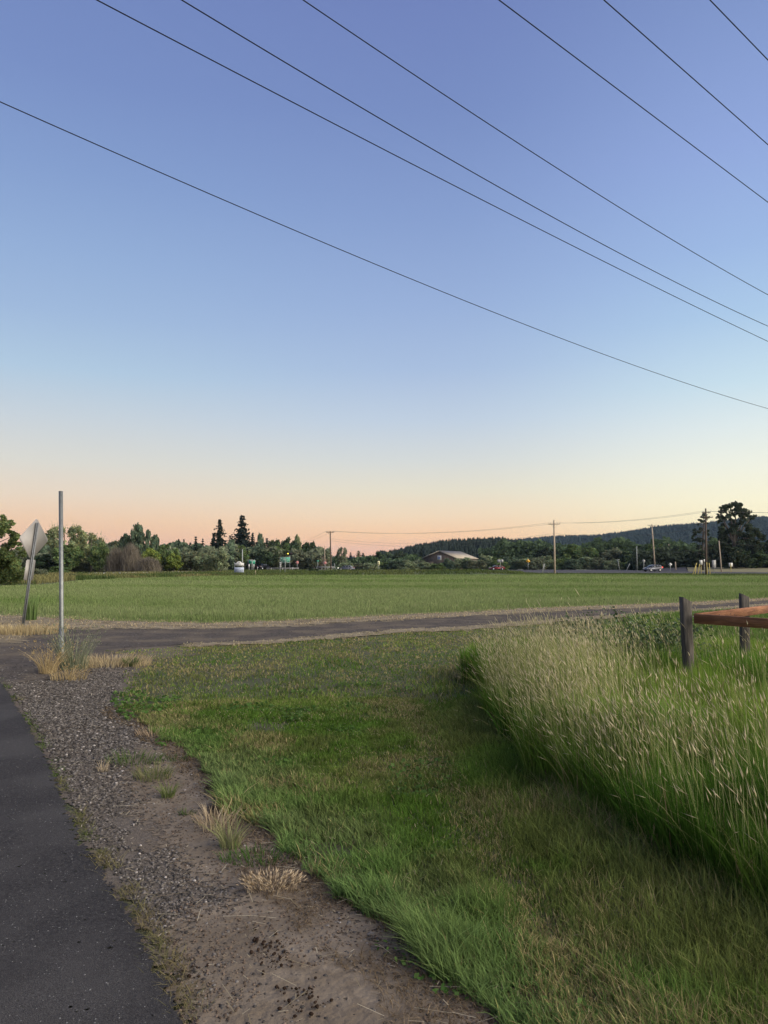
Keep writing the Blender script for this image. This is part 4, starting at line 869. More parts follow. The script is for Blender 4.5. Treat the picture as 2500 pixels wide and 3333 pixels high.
# hedgerow shrubs beyond the highway
hs = [(1125, 1826, 48, 'left end of the hedgerow beside the utility pole'), (1165, 1831, 50, 'pale low shrub left of the yellow rectangular sign'), (1205, 1826, 50, 'shrub touching the left of the yellow rectangular sign'),
      (1252, 1822, 52, 'shrub just right of the yellow rectangular sign'), (1290, 1818, 54, 'shrub two to the right of the yellow rectangular sign'), (1330, 1819, 52, 'shrub below the skyline notch'),
      (1364, 1814, 50, 'pale tipped shrub at the left eave of the barn'), (1386, 1822, 48, 'dark shrub below the left part of the barn wall'), (1424, 1831, 44, 'low shrub under the blue star quilt square'),
      (1462, 1815, 50, 'pale shrub just right of the blue star quilt square'), (1508, 1805, 56, 'tall shrub hiding the right part of the barn roof'), (1550, 1812, 54, 'shrub at the right end of the barn roof'),
      (1583, 1799, 42, 'tall upright shrub above the front of the red car'), (1622, 1812, 54, 'shrub behind the two square sign backs'), (1662, 1803, 56, 'shrub right of the red car'),
      (1705, 1806, 54, 'shrub left of the yellow diamond sign'), (1745, 1808, 56, 'shrub right of the yellow diamond sign'), (1783, 1805, 52, 'shrub just left of the middle utility pole'),
      (1830, 1806, 56, 'shrub just right of the middle utility pole'), (1872, 1809, 56, 'shrub second right of the middle utility pole'), (1912, 1806, 54, 'shrub third right of the middle utility pole'),
      (1952, 1810, 56, 'shrub midway between middle utility pole and leaning tee post'), (1992, 1815, 54, 'shrub behind the leaning tee shaped post'), (2036, 1822, 50, 'shrub left of the thin metal pole'), (2066, 1815, 50, 'shrub behind the thin metal pole')]
for i, (u, vt, w, lb) in enumerate(hs):
    T('shrub', u, vt, w * 1.25, 226 + (i * 7) % 11, ['willow', 'grey', 'willow', 'mid', 'blue'][i % 5], 'hedgerow ' + lb if lb.startswith('shrub') else lb + (' shrub' if 'shrub' not in lb else ''), GH, 'hedge_shrub')
T('broad', 1628, 1783, 84, 300, 'dark', 'dark round tree above the red car', GR)
T('broad', 1700, 1800, 70, 290, 'dark', 'dark tree behind the yellow diamond sign', GR)
T('broad', 1785, 1781, 70, 300, 'oak', 'dark flat topped tree left of the middle utility pole', GR)
T('broad', 1866, 1768, 96, 290, 'mid', 'wide green tree right of the middle utility pole', GR)
T('broad', 1915, 1775, 66, 286, 'mid', 'rounded green tree with pale limbs, second right of the middle pole', GR)
T('broad', 1960, 1795, 60, 300, 'oak', 'low dark tree between two green rounded trees', GR)
T('broad', 1998, 1783, 76, 280, 'grey', 'brownish green tree left of the silver car', GR)
T('broad', 2048, 1790, 66, 275, 'dark', 'dark tree behind the thin metal pole', GR)
T('broad', 2100, 1770, 84, 240, 'dark', 'big dark tree behind the silver car', GR)
T('broad', 2143, 1766, 70, 236, 'mid', 'tree right behind the tilted utility pole', GR)
T('broad', 2208, 1779, 76, 215, 'oak', 'very dark rounded tree right of the white diamond sign', GR)
T('broad', 2250, 1790, 56, 210, 'oak', 'dark tree filling the gap left of the big utility pole', GR)
T('broad', 2325, 1765, 70, 205, 'oak', 'dark tree between big utility pole and the large oak', GR)
T('broad', 2475, 1735, 110, 200, 'oak', 'dark tree rising at the right edge of the photo', GR)
T('broad', 2445, 1785, 90, 188, 'dark', 'low dark tree below the right side of the large oak', GR)
T('broad', 2385, 1775, 90, 186, 'oak', 'dark mass of tree under the large oak', GR)
T('broad', 2530, 1790, 100, 190, 'dark', 'dark tree cut by the right edge of the photo', GR)
T('broad', 2600, 1760, 120, 200, 'dark', 'dark tree beyond the right edge of the photo', GR)
# dark shrub clumps on the left verge
T('shrub', 238, 1866, 44, 88, 'dark', 'dark low bush on the verge right of the bare metal post')
T('shrub', 275, 1873, 34, 86, 'dark', 'second smaller dark low bush right of the bare metal post')
T('shrub', 128, 1842, 60, 92, 'grey', 'grey green bush on the verge right of the leaning sign')
T('shrub', 195, 1838, 80, 110, 'mid', 'mixed green bush behind the bare metal post')
for i, (u, vt, w, lb) in enumerate([(1040, 1856, 26, 'dark low bush left of the left utility pole base'), (1090, 1857, 30, 'dark low bush right of the left utility pole base'), (1135, 1856, 40, 'dark low bush on the bank left of the yellow rectangular sign')]):
    T('shrub', u, vt, w, 140, 'dark', lb)
# undergrowth mass closing the foot of the left wood, and the wood behind the hedge
def mass(name, u0, u1, Y0, Y1, zt, n, s, tint, label, seed):
    Yd = rng.uniform(Y0, Y1, n); u = rng.uniform(u0, u1, n); x = (u - 1250) / F * Yd; top = zt * (.55 + .75 * fbm(u / 34, Yd * .02, seed, 3)); z = top * rng.random(n) ** .75
    c = np.repeat((.55 + .9 * fbm(u / 9, z, seed + 1) + .2 * rng.random(n))[:, None], 3, 1)
    o = mkb(name, [leafquads(np.stack([x, Yd, z], 1), rng.normal(size=(n, 3)) + (0, -.4, .4), s * (.7 + .6 * rng.random(n)), c)], LM[tint]); return tag(o, label, 'wood', kind='stuff')
mass('undergrowth', 730, 1075, 242, 262, 7, 13000, .8, 'grey', 'dense undergrowth between the trees behind the road signs', 6)
mass('wood_backdrop', 110, 760, 172, 196, 6.6, 17000, .75, 'blue', 'continuous green wood closing the gaps behind the left trees', 25)
mass('undergrowth', -200, 740, 142, 160, 4.6, 20000, .55, 'grey', 'dense undergrowth between the trees behind the field', 5)
mass('far_wood', 1560, 2800, 300, 345, 11, 26000, 1.3, 'dark', 'dark wood in the distance behind the hedgerow', 9)
mass('low_scrub', 1085, 1420, 262, 300, 4.2, 9000, .9, 'dark', 'scrub filling in left of the barn', 15)
mass('scrub_bank', 2060, 2900, 205, 230, 5.5, 15000, .8, 'oak', 'dark scrub under the trees at the right', 17)
# large oak
YO = 190; ox = Xat(2392, YO); oak = empty('oak_tree', (ox, YO, 0), 'largest tree at the right with an open domed crown above the hill', 'tree', GR)
def pxl(u, v, Y_=YO, dy=0): p = P(u, v, Y_ + dy); return p - np.array([ox, YO, 0])
oc = [(2350, 1660, 17), (2340, 1680, 12), (2365, 1650, 14), (2395, 1648, 17), (2405, 1658, 18), (2385, 1668, 17), (2378, 1685, 16), (2350, 1690, 13), (2342, 1699, 9), (2420, 1680, 15), (2430, 1666, 13), (2441, 1672, 13), (2448, 1680, 10), (2436, 1690, 12), (2392, 1644, 10), (2410, 1700, 14), (2385, 1705, 17),
      (2365, 1722, 20), (2350, 1730, 18), (2400, 1730, 22), (2430, 1720, 18), (2450, 1728, 18), (2465, 1740, 17), (2440, 1752, 24), (2370, 1755, 26), (2400, 1770, 28), (2345, 1765, 18), (2375, 1790, 26), (2430, 1785, 26), (2460, 1775, 20), (2405, 1810, 30), (2370, 1820, 22), (2440, 1820, 24)]
oc = split(oc, 6, .5); sc_ = YO / F; cs = [pxl(u, v, dy=rng.uniform(-3, 3)) for u, v, r in oc]; rs = [r * sc_ for u, v, r in oc]
mkb('crown', [leaves(cs, rs, 12000, .36, .85, .5)], LM['oak'], oak)
b = MB(); b.tube([(0, 0, -.5), (.1, 0, 2.5), pxl(2388, 1760), pxl(2392, 1715)], [.75, .6, .45, .2], 8)
for (u, v) in ((2350, 1690), (2345, 1670), (2378, 1675), (2395, 1655), (2425, 1680), (2440, 1690), (2365, 1740), (2440, 1745), (2410, 1690), (2462, 1745)):
    m_ = pxl((u + 2390) / 2, (v + 1755) / 2 + 4); b.tube([pxl(2388, 1765), m_, pxl(u, v)], [.3, .18, .06], 5)
b.build('trunk', M['bark'], oak)
# sparse irregular pine behind the big pole
YP = 178; px_ = Xat(2289, YP); pine = empty('pine_tree', (px_, YP, 0), 'sparse ragged pine standing behind the big utility pole', 'tree', GR)
def pp_(u, v, dy=0): p = P(u, v, YP + dy); return p - np.array([px_, YP, 0])
pc = [(2291, 1679, 7), (2284, 1684, 6), (2297, 1687, 6), (2304, 1684, 5), (2280, 1695, 7), (2290, 1698, 8), (2300, 1702, 6), (2274, 1707, 5), (2262, 1725, 5), (2270, 1732, 8), (2260, 1742, 6), (2283, 1722, 9), (2300, 1738, 8), (2308, 1726, 5), (2262, 1757, 7), (2278, 1755, 10), (2252, 1752, 4), (2300, 1765, 9), (2310, 1752, 5), (2272, 1782, 10), (2290, 1792, 12), (2312, 1785, 8), (2258, 1798, 9), (2280, 1815, 14), (2300, 1825, 12), (2265, 1825, 12), (2318, 1812, 8)]
pc2 = split(pc, 3, .6)
mkb('crown', [leaves([pp_(u, v, rng.uniform(-1.5, 1.5)) for u, v, r in pc2], [r * YP / F for u, v, r in pc2], 4200, .34, .6, .5)], LM['oak'], pine)
b = MB(); b.tube([(0, 0, -.5), pp_(2288, 1800), pp_(2290, 1740), pp_(2291, 1680)], [.35, .3, .2, .06], 7)
for (u, v, r) in pc[3:]: b.tube([pp_(2289, v + 4), pp_((u + 2289) / 2, v + 3), pp_(u, v)], [.09, .06, .03], 4)
b.tube([pp_(2289, 1712), pp_(2278, 1702), pp_(2267, 1709)], [.09, .06, .03], 4); b.build('trunk', M['bark'], pine)
# near tree at the left edge
YL = 54; lx0 = Xat(-70, YL); nt_ = empty('broadleaf_tree', (lx0, YL, 0), 'nearest leafy green tree cut by the left edge of the photo', 'tree')
def pl(u, v, dy=0): p = P(u, v, YL + dy); return p - np.array([lx0, YL, 0])
nc = [(-90, 1660, 34), (-50, 1675, 30), (-20, 1690, 20), (10, 1690, 13), (35, 1700, 11), (20, 1722, 20), (-20, 1730, 34), (-80, 1730, 50), (48, 1742, 16), (62, 1752, 12), (40, 1770, 18), (65, 1780, 13), (75, 1800, 12), (20, 1800, 34), (-50, 1800, 50), (50, 1820, 30), (0, 1850, 42), (60, 1860, 26), (-70, 1860, 50), (30, 1885, 30), (75, 1880, 20), (-120, 1800, 60), (-130, 1700, 40), (90, 1862, 17)]
nc2 = split(nc, 6, .5)
mkb('crown', [leaves([pl(u, v, rng.uniform(-1, 1)) for u, v, r in nc2], [r * YL / F for u, v, r in nc2], 26000, .13, .9, .5)], mleaf('leaf_near', (.12, .155, .06), .35), nt_)
b = MB(); b.tube([(0, 0, -.3), pl(-66, 1800), pl(-60, 1700)], [.18, .13, .05], 7)
for (u, v, r) in nc: b.tube([pl(-66, min(1880, v + 60)), pl((u - 66) / 2, v + 26), pl(u, v)], [.05, .03, .01], 4)
b.build('trunk', M['bark'], nt_)

# ------------------------------------------------------------------ hills and forest
def hillmesh(name, prof, Y0, Yr, Y1, mat, label, u0, u1):
    us = np.linspace(u0, u1, 130); ts = np.linspace(0, 1, 26); V = []
    pu = [p[0] for p in prof]; pv = [p[1] for p in prof]
    for t in ts:
        Yd = Y0 + (Y1 - Y0) * t; f = math.sin(min(1, (Yd - Y0) / (Yr - Y0)) * math.pi / 2) ** 1.15 if Yd < Yr else max(0.25, 1 - ((Yd - Yr) / (Y1 - Yr)) ** 2 * .6)
        for u in us:
            zr_ = Zat(float(np.interp(u, pu, pv)), Yr); V.append((Xat(u, Yr) * (Yd / Yr), Yd, zr_ * f * (1 + .05 * (float(fbm(np.array(u * .012), np.array(Yd * .01), 6)) - .5) * (t < .9)) if t > 0 else -2))
    V = np.array(V); n = len(us); Fq = [(r * n + i, r * n + i + 1, (r + 1) * n + i + 1, (r + 1) * n + i) for r in range(len(ts) - 1) for i in range(n - 1)]
    o = mk(name, V, [np.array(Fq)], mat, smooth=True); tag(o, label, kind='structure'); return V.reshape(len(ts), n, 3)
M['hill'] = mnoise('forest_floor', (.02, .03, .02), (.04, .055, .03), .02, .95)
HP = [(1100, 1840), (1380, 1834), (1500, 1810), (1600, 1790), (1690, 1776), (1803, 1766), (1936, 1763), (2037, 1752), (2127, 1738), (2211, 1729), (2316, 1722), (2452, 1706), (2560, 1703), (2800, 1715), (3400, 1770)]
HV = hillmesh('hill', HP, 1150, 1900, 2300, M['hill'], 'long forested hill rising to the right in the distance', 1000, 3500)
NP = [(1260, 1836), (1334, 1818), (1389, 1808), (1462, 1796), (1577, 1791), (1640, 1790), (1720, 1806), (1800, 1828), (1900, 1836)]
NV = hillmesh('ridge', NP, 480, 620, 760, M['hill'], 'low dark wooded ridge behind the barn', 1230, 1920)
def forest(name, HV_, n, hmin, hmax, tint, label, ridge_row, gapfn=None):
    rws, cols = HV_.shape[:2]; fr = rng.random(n) ** .7 * (ridge_row + 1); ci = rng.random(n) * (cols - 2); nr_ = int(n * .2); fr[:nr_] = ridge_row + rng.normal(0, .4, nr_)
    i = fr.astype(int); j = ci.astype(int); a = (fr - i)[:, None]; c_ = (ci - j)[:, None]
    p = (HV_[i, j] * (1 - a) + HV_[i + 1, j] * a) * (1 - c_) + (HV_[i, j + 1] * (1 - a) + HV_[i + 1, j + 1] * a) * c_
    if gapfn is not None: k = gapfn(p); p = p[k]
    n = len(p); h = rng.uniform(hmin, hmax, n); Vs = []; 
    lev = [(0.0, .26), (.35, .3), (.33, .2), (.68, .2), (.66, .12), (1.0, .0)]
    K = 6; rot = rng.random(n) * 6.28
    for (z, r) in lev:
        for q in range(K):
            an = rot + q * 2 * math.pi / K; rr = h * r * (1 + .35 * (rng.random(n) - .5)); Vs.append(np.stack([p[:, 0] + rr * np.cos(an), p[:, 1] + rr * np.sin(an), p[:, 2] - .5 + h * z], 1))
    V = np.stack(Vs, 1); m = len(lev) * K; b = (np.arange(n) * m)[:, None]
    Q = np.concatenate([b + np.array([l * K + q, l * K + (q + 1) % K, (l + 1) * K + (q + 1) % K, (l + 1) * K + q]) for l in range(len(lev) - 1) for q in range(K)])
    c = np.repeat(np.repeat((.55 + .9 * rng.random(n))[:, None], m, 1)[:, :, None], 3, 2).reshape(-1, 3)
    return tag(mk(name, V.reshape(-1, 3), [Q], LM[tint], col=c ** .5), label, 'forest', kind='stuff')
forest('hill_forest', HV, 20000, 9, 19, 'hill', 'dark conifer forest covering the long distant hill', 16)
forest('ridge_forest', NV, 2600, 6, 12, 'conifer', 'conifer forest on the low ridge behind the barn', 12)

# ------------------------------------------------------------------ dry bank and side road at the right
def slope(name, pts, zs, mat, label):
    V = [(*(G(u, v) if False else (Xat(u, Yd), Yd)), z) for (u, Yd), z in zip(pts, zs)]; return tag(mk(name, V, [np.arange(len(V))[None, :]], mat), label, kind='structure')
slope('dry_bank', [(2240, 172), (2500, 152), (3400, 138), (3400, 182), (2500, 192), (2235, 205)], [.03, .03, .03, .9, .85, .9], M['drybank'], 'straw coloured bank beyond the highway at the right')
slope('side_road', [(2120, 188), (2238, 170), (2232, 205), (2195, 215), (2165, 215)], [.03, .03, .92, .95, .9], M['road'], 'grey side road climbing away right of the silver car')

# ------------------------------------------------------------------ utility poles and lines
M['polewood'] = mnoise('utility_pole_wood', (.3, .235, .17), (.45, .37, .28), 3, .9, .005, 20, stretch=(6, 6, .5))
M['polewood_dark'] = mnoise('old_pole_wood', (.07, .052, .042), (.12, .09, .07), 3, .9, .005, 20, stretch=(6, 6, .5))
M['ceramic'] = mplain('insulator_glaze', (.3, .28, .26), .3)
M['wire'] = mplain('wire', (.012, .012, .014), .8, spec=.1)
M['wirefar'] = mplain('far_wire', (.09, .08, .075), .6)
def upole(ub, vb, ut, vt, label, arms=((.25, 2.4),), r=.16, mat='polewood', lower=None, Yd=None):
    Yd = Yd or G(ub, vb)[1]; base = np.array([Xat(ub, Yd, vb), Yd, 0]); tp = P(ut, vt, Yd); o = empty('utility_pole', tuple(base), label, 'utility pole', 'utility poles along the highway')
    ax = tp - base; H = ax[2]
    b = MB(); b.tube([(0, 0, -.5), ax * .5, ax], [r, r * .85, r * .68], 10); b.build('pole', M[mat], o)
    ends = []
    for k, (dz, wd) in enumerate(arms):
        c = ax * ((H - dz) / H); c = c + np.array([0, -.17, 0]); b = MB(); b.box(c, (wd, .1, .12)); b.build('crossarm', M[mat], o)
        b = MB(); b.tube([c + (-wd * .3, -.01, -.03), c + (0, .02, -.6)], .018, 4); b.tube([c + (wd * .3, -.01, -.03), c + (0, .02, -.6)], .018, 4); b.build('brace', M['steel'], o)
        for s in (-.47, -.3, .3, .47):
            q = c + (wd * s, 0, .06); b = MB(); b.tube([q, q + (0, 0, .06), q + (0, 0, .1), q + (0, 0, .17)], [.025, .055, .035, .05], 8); b.build('insulator', M['ceramic'], o)
            if k == 0: ends.append(base + q + (0, 0, .17))
    return o, base, ax, ends
pA = upole(1078, 1865.7, 1074.8, 1729, 'left utility pole with one crossarm, near the stop signs', ((.2, 1.5),), .15, 'polewood_dark')
pB = upole(1806, 1869.4, 1803, 1692, 'middle utility pole with one crossarm, pale wood, right of the yellow diamond sign', ((.75, 1.9),), .17)
pC = upole(2299, 1873, 2297, 1655, 'tallest dark utility pole with two crossarms in front of the pine', ((.65, 1.25), (1.35, 1.9)), .16, 'polewood_dark')
pD = upole(2133, 1856, 2121.5, 1706, 'tilted utility pole rising behind the silver car', ((.35, 2.3),), .2, 'polewood', Yd=192)
pE = upole(2349, 1862, 2340, 1760, 'bare leaning pole without crossarm right of the big utility pole', (), .15)
pF = upole(1058, 1852, 1056.6, 1776, 'short bare pole behind the right stop sign', (), .13, 'polewood', Yd=235)
pG = upole(2181, 1852, 2177, 1771, 'pale bare pole top among the trees right of the silver car', (), .15, 'polewood', Yd=226)
M['galvd'] = mgalv('dull_galvanised', (.33, .35, .34), .6, .4)
def wire(a, c, sag, r, label, mat='wirefar', group='far power lines', n=24):
    a = np.array(a); c = np.array(c); m_ = (a + c) / 2; pts = [a + (c - a) * t - np.array([0, 0, 4 * sag * t * (1 - t)]) - m_ for t in np.linspace(0, 1, n)]
    b = MB(); b.tube(pts, r, 5); o = b.build('power_line', M[mat]); o.location = m_; return tag(o, label, 'power line', group)
R_ = pC[1] + pC[2]; off = np.array([70.0, -8, 1.0])
for k, nm in ((0, 'left outer'), (3, 'right outer')):
    wire(pA[3][k], pB[3][k], 1.0, .014, f'faint far line from left to middle utility pole, {nm} insulators')
    wire(pB[3][k], pC[3][k], .55, .014, f'faint far line from middle to tallest utility pole, {nm} insulators')
    wire(pC[3][k], pC[3][k] + off, 1.0, .014, f'faint far line running right from the tallest pole, {nm} insulator')
    wire(pA[3][k], P(880, 1768, 230), 1.5, .014, f'faint far line running left from the left pole, {nm} insulator')
lowA = pA[1] + pA[2] * .82; lowB = pB[1] + pB[2] * .75; lowC = pC[1] + pC[2] * .72; lowD = pD[1] + pD[2] * .72; lowE = pE[1] + pE[2] * .95
wire(lowA, lowB, 1.3, .012, 'faint lower cable between left and middle utility poles'); wire(lowA - (0, 0, .35), lowB - (0, 0, .3), 1.5, .012, 'second faint lower cable between left and middle utility poles')
wire(lowB, lowC, .9, .012, 'faint lower cable between middle and tallest utility poles')
wire(lowD, lowC, 1.2, .013, 'grey cable from the tilted pole to the tallest pole'); wire(lowD - (0, 0, 3.4), lowC - (0, 0, 2.6), 1.0, .013, 'lower grey cable from the tilted pole to the tallest pole')
wire(lowE, lowE + (60, -10, -.5), 1.6, .013, 'grey cable running right from the bare leaning pole')
# overhead lines: real cables in parallel vertical planes above the meadow
sc = 1 / .6636
OH = [([(0, 226), (340, 366), (740, 536), (1240, 745), (1659, 882)], 9.2, 'lowest overhead cable, crossing the whole sky from left to right'),
      ([(215, 0), (600, 207), (1120, 473), (1400, 610), (1659, 738)], 9.6, 'second overhead cable counted from the lowest'),
      ([(383, 0), (620, 131), (980, 347), (1330, 545), (1659, 704)], 9.6, 'third overhead cable counted from the lowest'),
      ([(648, 0), (900, 160), (1140, 320), (1400, 490), (1659, 636)], 10.4, 'fourth overhead cable, starting at the middle of the top edge'),
      ([(1063, 0), (1250, 120), (1460, 282), (1659, 441)], 10.4, 'fifth overhead cable, crossing the upper right sky'),
      ([(1297, 0), (1400, 79), (1530, 194), (1659, 316)], 10.4, 'sixth overhead cable, second from the top right corner'),
      ([(1533, 0), (1580, 47), (1659, 130)], 10.4, 'overhead cable nearest the top right corner')]
VD = np.array([math.sin(R(49.5)), math.cos(R(49.5)), 0]); VN = np.array([-VD[1], VD[0], 0])
for pts, H, lb in OH:
    px = [(a * sc, b_ * sc) for a, b_ in pts]; um, vm = px[len(px) // 2]; r = ray(um, vm); t = (H - CAMH) / r[2]; s = np.dot(r * t, VN)   # lateral offset of the cable's plane
    q = []
    for u, v in px:
        r = ray(u, v); t = s / np.dot(r, VN); p3 = r * t + (0, 0, CAMH); q.append((np.dot(p3, VD), p3[2]))
    q = np.array(q); cf = np.polyfit(q[:, 0], q[:, 1], 2 if len(q) > 3 else 1)
    if cf[0] < 0 and len(cf) == 3: cf = np.polyfit(q[:, 0], q[:, 1], 1)
    a0, a1 = q[0, 0] - 8, q[-1, 0] + 25; pts3 = [VD * a + VN * s + (0, 0, np.polyval(cf, a)) for a in np.linspace(a0, a1, 60)]; mid_ = pts3[30].copy()
    b = MB(); b.tube([p - mid_ for p in pts3], .0095, 6); o = b.build('power_line', M['wire']); o.location = mid_; tag(o, lb, 'power line', 'overhead power lines crossing the sky')

# ------------------------------------------------------------------ roadside furniture
M['white'] = mplain('white_paint', (.5, .5, .48), .5); M['green'] = mplain('sign_green', (.02, .24, .15), .45); M['red'] = mplain('sign_red', (.55, .06, .045), .45)
M['yellow'] = mplain('sign_yellow', (.8, .42, .02), .45); M['black'] = mplain('black_paint', (.012, .012, .014), .5); M['blue'] = mplain('quilt_blue', (.03, .09, .4), .6)
M['greyback'] = mplain('sign_back', (.27, .27, .26), .6, .2); M['yguard'] = mplain('guy_guard_yellow', (.5, .4, .12), .6); M['bluew'] = mplain('pale_blue_board', (.38, .43, .52), .6); M['navy'] = mplain('navy_lettering', (.06, .08, .2), .6)
M['cream'] = mplain('cream_sign', (.75, .7, .42), .6)
def glyphs(b, x0, x1, z, h, y=-.012, seed=1):
    rr = random.Random(seed); x = x0
    while x < x1:
        w = h * rr.uniform(.35, .7)
        if rr.random() < .85:
            b.box((x + w * .15, y, z), (h * .16, .006, h)); k = rr.random()
            if k < .5: b.box((x + w * .55, y, z + h * .42), (w * .6, .006, h * .16))
            if k > .3: b.box((x + w * .55, y, z - h * .42), (w * .6, .006, h * .16))
            if k < .8: b.box((x + w * .9, y, z), (h * .14, .006, h * .8))
        x += w * 1.45
def text(s, size, loc, mat, parent, name='lettering', rz=0):
    cu = bpy.data.curves.new('t', 'FONT'); cu.body = s; cu.size = size; cu.align_x = 'CENTER'; cu.align_y = 'CENTER'; cu.extrude = .003
    to = bpy.data.objects.new('t', cu); C.objects.link(to); dg = bpy.context.evaluated_depsgraph_get(); me = bpy.data.meshes.new_from_object(to.evaluated_get(dg)); bpy.data.objects.remove(to)
    me.transform(Matrix.Rotation(R(90), 4, 'X')); me.materials.clear(); me.materials.append(mat); o = bpy.data.objects.new(name, me); C.objects.link(o); o.location = loc; o.parent = parent; return o
def sx(w, Yd): return w / F * Yd
# white two-panel board
Yd = 110; z = lambda v: Zat(v, Yd)
s = empty('sign_board', (Xat(778.5, Yd), Yd, 0), 'white arched board with a pale blue panel below, on two posts at the field edge', 'sign', rz=R(6))
w = sx(31, Yd); zt, zm, zb2, zl0, zl1 = z(1827), z(1832.5), z(1842.3), z(1863), z(1846.6)
for sg_ in (-1, 1): b = MB(); b.box((sg_ * (w / 2 - .03), .04, zt * .43), (.06, .06, zt * .86 + .4)); b.build('post', M['steel'], s)
arc = [(-w / 2, zb2), (w / 2, zb2), (w / 2, zm), (w * .28, zm)] + [(w * .27 * math.cos(a), zm + (zt - zm) * math.sin(a)) for a in np.linspace(0, math.pi, 9)[1:-1]] + [(-w * .28, zm), (-w / 2, zm)]
b = MB(); b.prism(arc, (0, 0, 0), (1, 0, 0), (0, 0, 1), (0, .03, 0)); pn = b.build('upper_panel', M['white'], s)
b = MB(); glyphs(b, -w * .3, w * .3, zb2 + (zm - zb2) * .72, .05, seed=3); glyphs(b, -w * .42, w * .42, zb2 + (zm - zb2) * .32, .1, seed=4); b.build('lettering', M['black'], pn)
b = MB(); b.prism([(-.09, -.08), (.09, -.08), (.06, .02), (.0, .1), (-.06, .02)], (0, -.01, zm + .06), (1, 0, 0), (0, 0, 1), (0, .008, 0)); b.build('emblem', M['black'], pn)
b = MB(); b.box((0, .015, (zl0 + zl1) / 2), (w * .98, .03, zl1 - zl0)); pn = b.build('lower_panel', M['bluew'], s)
b = MB(); glyphs(b, -w * .15, w * .2, zl1 - .1, .05, seed=5); glyphs(b, -w * .4, w * .4, zl1 - .27, .075, seed=6); glyphs(b, -w * .42, -w * .2, zl1 - .48, .1, seed=7); glyphs(b, -w * .1, w * .42, zl1 - .48, .1, seed=8); glyphs(b, -w * .42, w * .42, zl1 - .64, .05, seed=9); b.build('lettering', M['navy'], pn)
def post_sign(name, label, u, Yd, v0, v1, wpx, mat, cat='road sign', group=None, rz=0, shape='rect', pr=.03, off=0, postmat='galvd', back=False, vb=0, base=0):
    s = empty(name, (Xat(u, Yd), Yd, base), label, cat, group, rz=rz); z0, z1 = Zat(v1, Yd) - base, Zat(v0, Yd) - base; w = sx(wpx, Yd)
    b = MB(); b.box((0, .03, z1 * .49 - .1), (pr * 2, pr * 1.6, z1 * .98 + .2)); b.build('post', M[postmat], s)
    c = (z0 + z1) / 2; b = MB(); 
    if shape == 'rect': poly = [(-w / 2, z0), (w / 2, z0), (w / 2, z1), (-w / 2, z1)]
    elif shape == 'diamond': poly = [(-w / 2, c), (0, z0), (w / 2, c), (0, z1)]
    elif shape == 'oct': poly = [(w / 2 * 1.05 * math.cos(R(22.5 + 45 * k)), c + w / 2 * 1.05 * math.sin(R(22.5 + 45 * k))) for k in range(8)]
    b.prism([(x + off, z_) for x, z_ in poly], (0, 0, 0) if not back else (0, .06, 0), (1, 0, 0), (0, 0, 1), (0, .006, 0)); pn = b.build('panel', M[mat], s); return s, pn, z0, z1, w
# big green guide sign
s, pn, z0, z1, w = post_sign('guide_sign', 'large green road sign with white text lines and arrows, right of the pickup', 928, 120, 1813, 1831, 33, 'green', pr=.045, shape='rect')
b = MB(); hh = z1 - z0
for (x, zz, ww, h_) in ((0, z1 - .02, w, .035), (0, z0 + .02, w, .035), (-w / 2 + .018, (z0 + z1) / 2, .035, hh - .08), (w / 2 - .018, (z0 + z1) / 2, .035, hh - .08), (0, z0 + hh * .38, w - .08, .025)): b.box((x, -.006, zz), (ww, .01, h_))
b.build('border', M['white'], pn)
b = MB(); glyphs(b, -w * .24, w * .12, z1 - hh * .2, .13, seed=11); glyphs(b, -w * .24, w * .38, z1 - hh * .42, .13, seed=12); glyphs(b, -w * .42, -w * .12, z0 + hh * .2, .1, seed=13); glyphs(b, -w * .03, w * .24, z0 + hh * .2, .1, seed=14); b.build('lettering', M['white'], pn)
b = MB(); b.box((-w * .36, -.012, z1 - hh * .33), (.045, .008, hh * .26)); b.prism([(-.07, 0), (.07, 0), (0, .1)], (-w * .36, -.016, z1 - hh * .22), (1, 0, 0), (0, 0, 1), (0, .008, 0)); b.build('arrow', M['white'], pn)
b = MB(); b.prism([(-.08, -.1), (-.05, -.12), (.04, .0), (.08, -.04), (.09, .1), (-.04, .06), (0, .03)], (w * .38, -.016, z0 + hh * .2), (1, 0, 0), (0, 0, 1), (0, .008, 0)); b.build('arrow', M['white'], pn)
s2 = empty('route_marker', (Xat(912.5, 119), 119, 0), 'stack of three small white route plates left of the large green sign', 'road sign')
b = MB(); b.box((0, .03, Zat(1830, 119) / 2), (.05, .05, Zat(1830, 119))); b.build('post', M['galvd'], s2)
for k, (va, vb_, w_px) in enumerate(((1830.3, 1834.4, 6.4), (1835, 1840, 6.4), (1841.4, 1846, 6))):
    b = MB(); za, zb3 = Zat(va, 119), Zat(vb_, 119); ww = sx(w_px, 119)
    if k == 1: b.prism([(ww / 2 * math.cos(a), (za + zb3) / 2 + (za - zb3) / 2 * math.sin(a)) for a in np.linspace(0, 6.28, 13)[:-1]], (0, 0, 0), (1, 0, 0), (0, 0, 1), (0, .006, 0))
    else: b.box((0, 0, (za + zb3) / 2), (ww, .008, za - zb3))
    pp = b.build('plate', M['white'], s2); b = MB(); glyphs(b, -ww * .3, ww * .25, (za + zb3) / 2, .08, seed=20 + k); b.build('lettering', M['black'], pp)
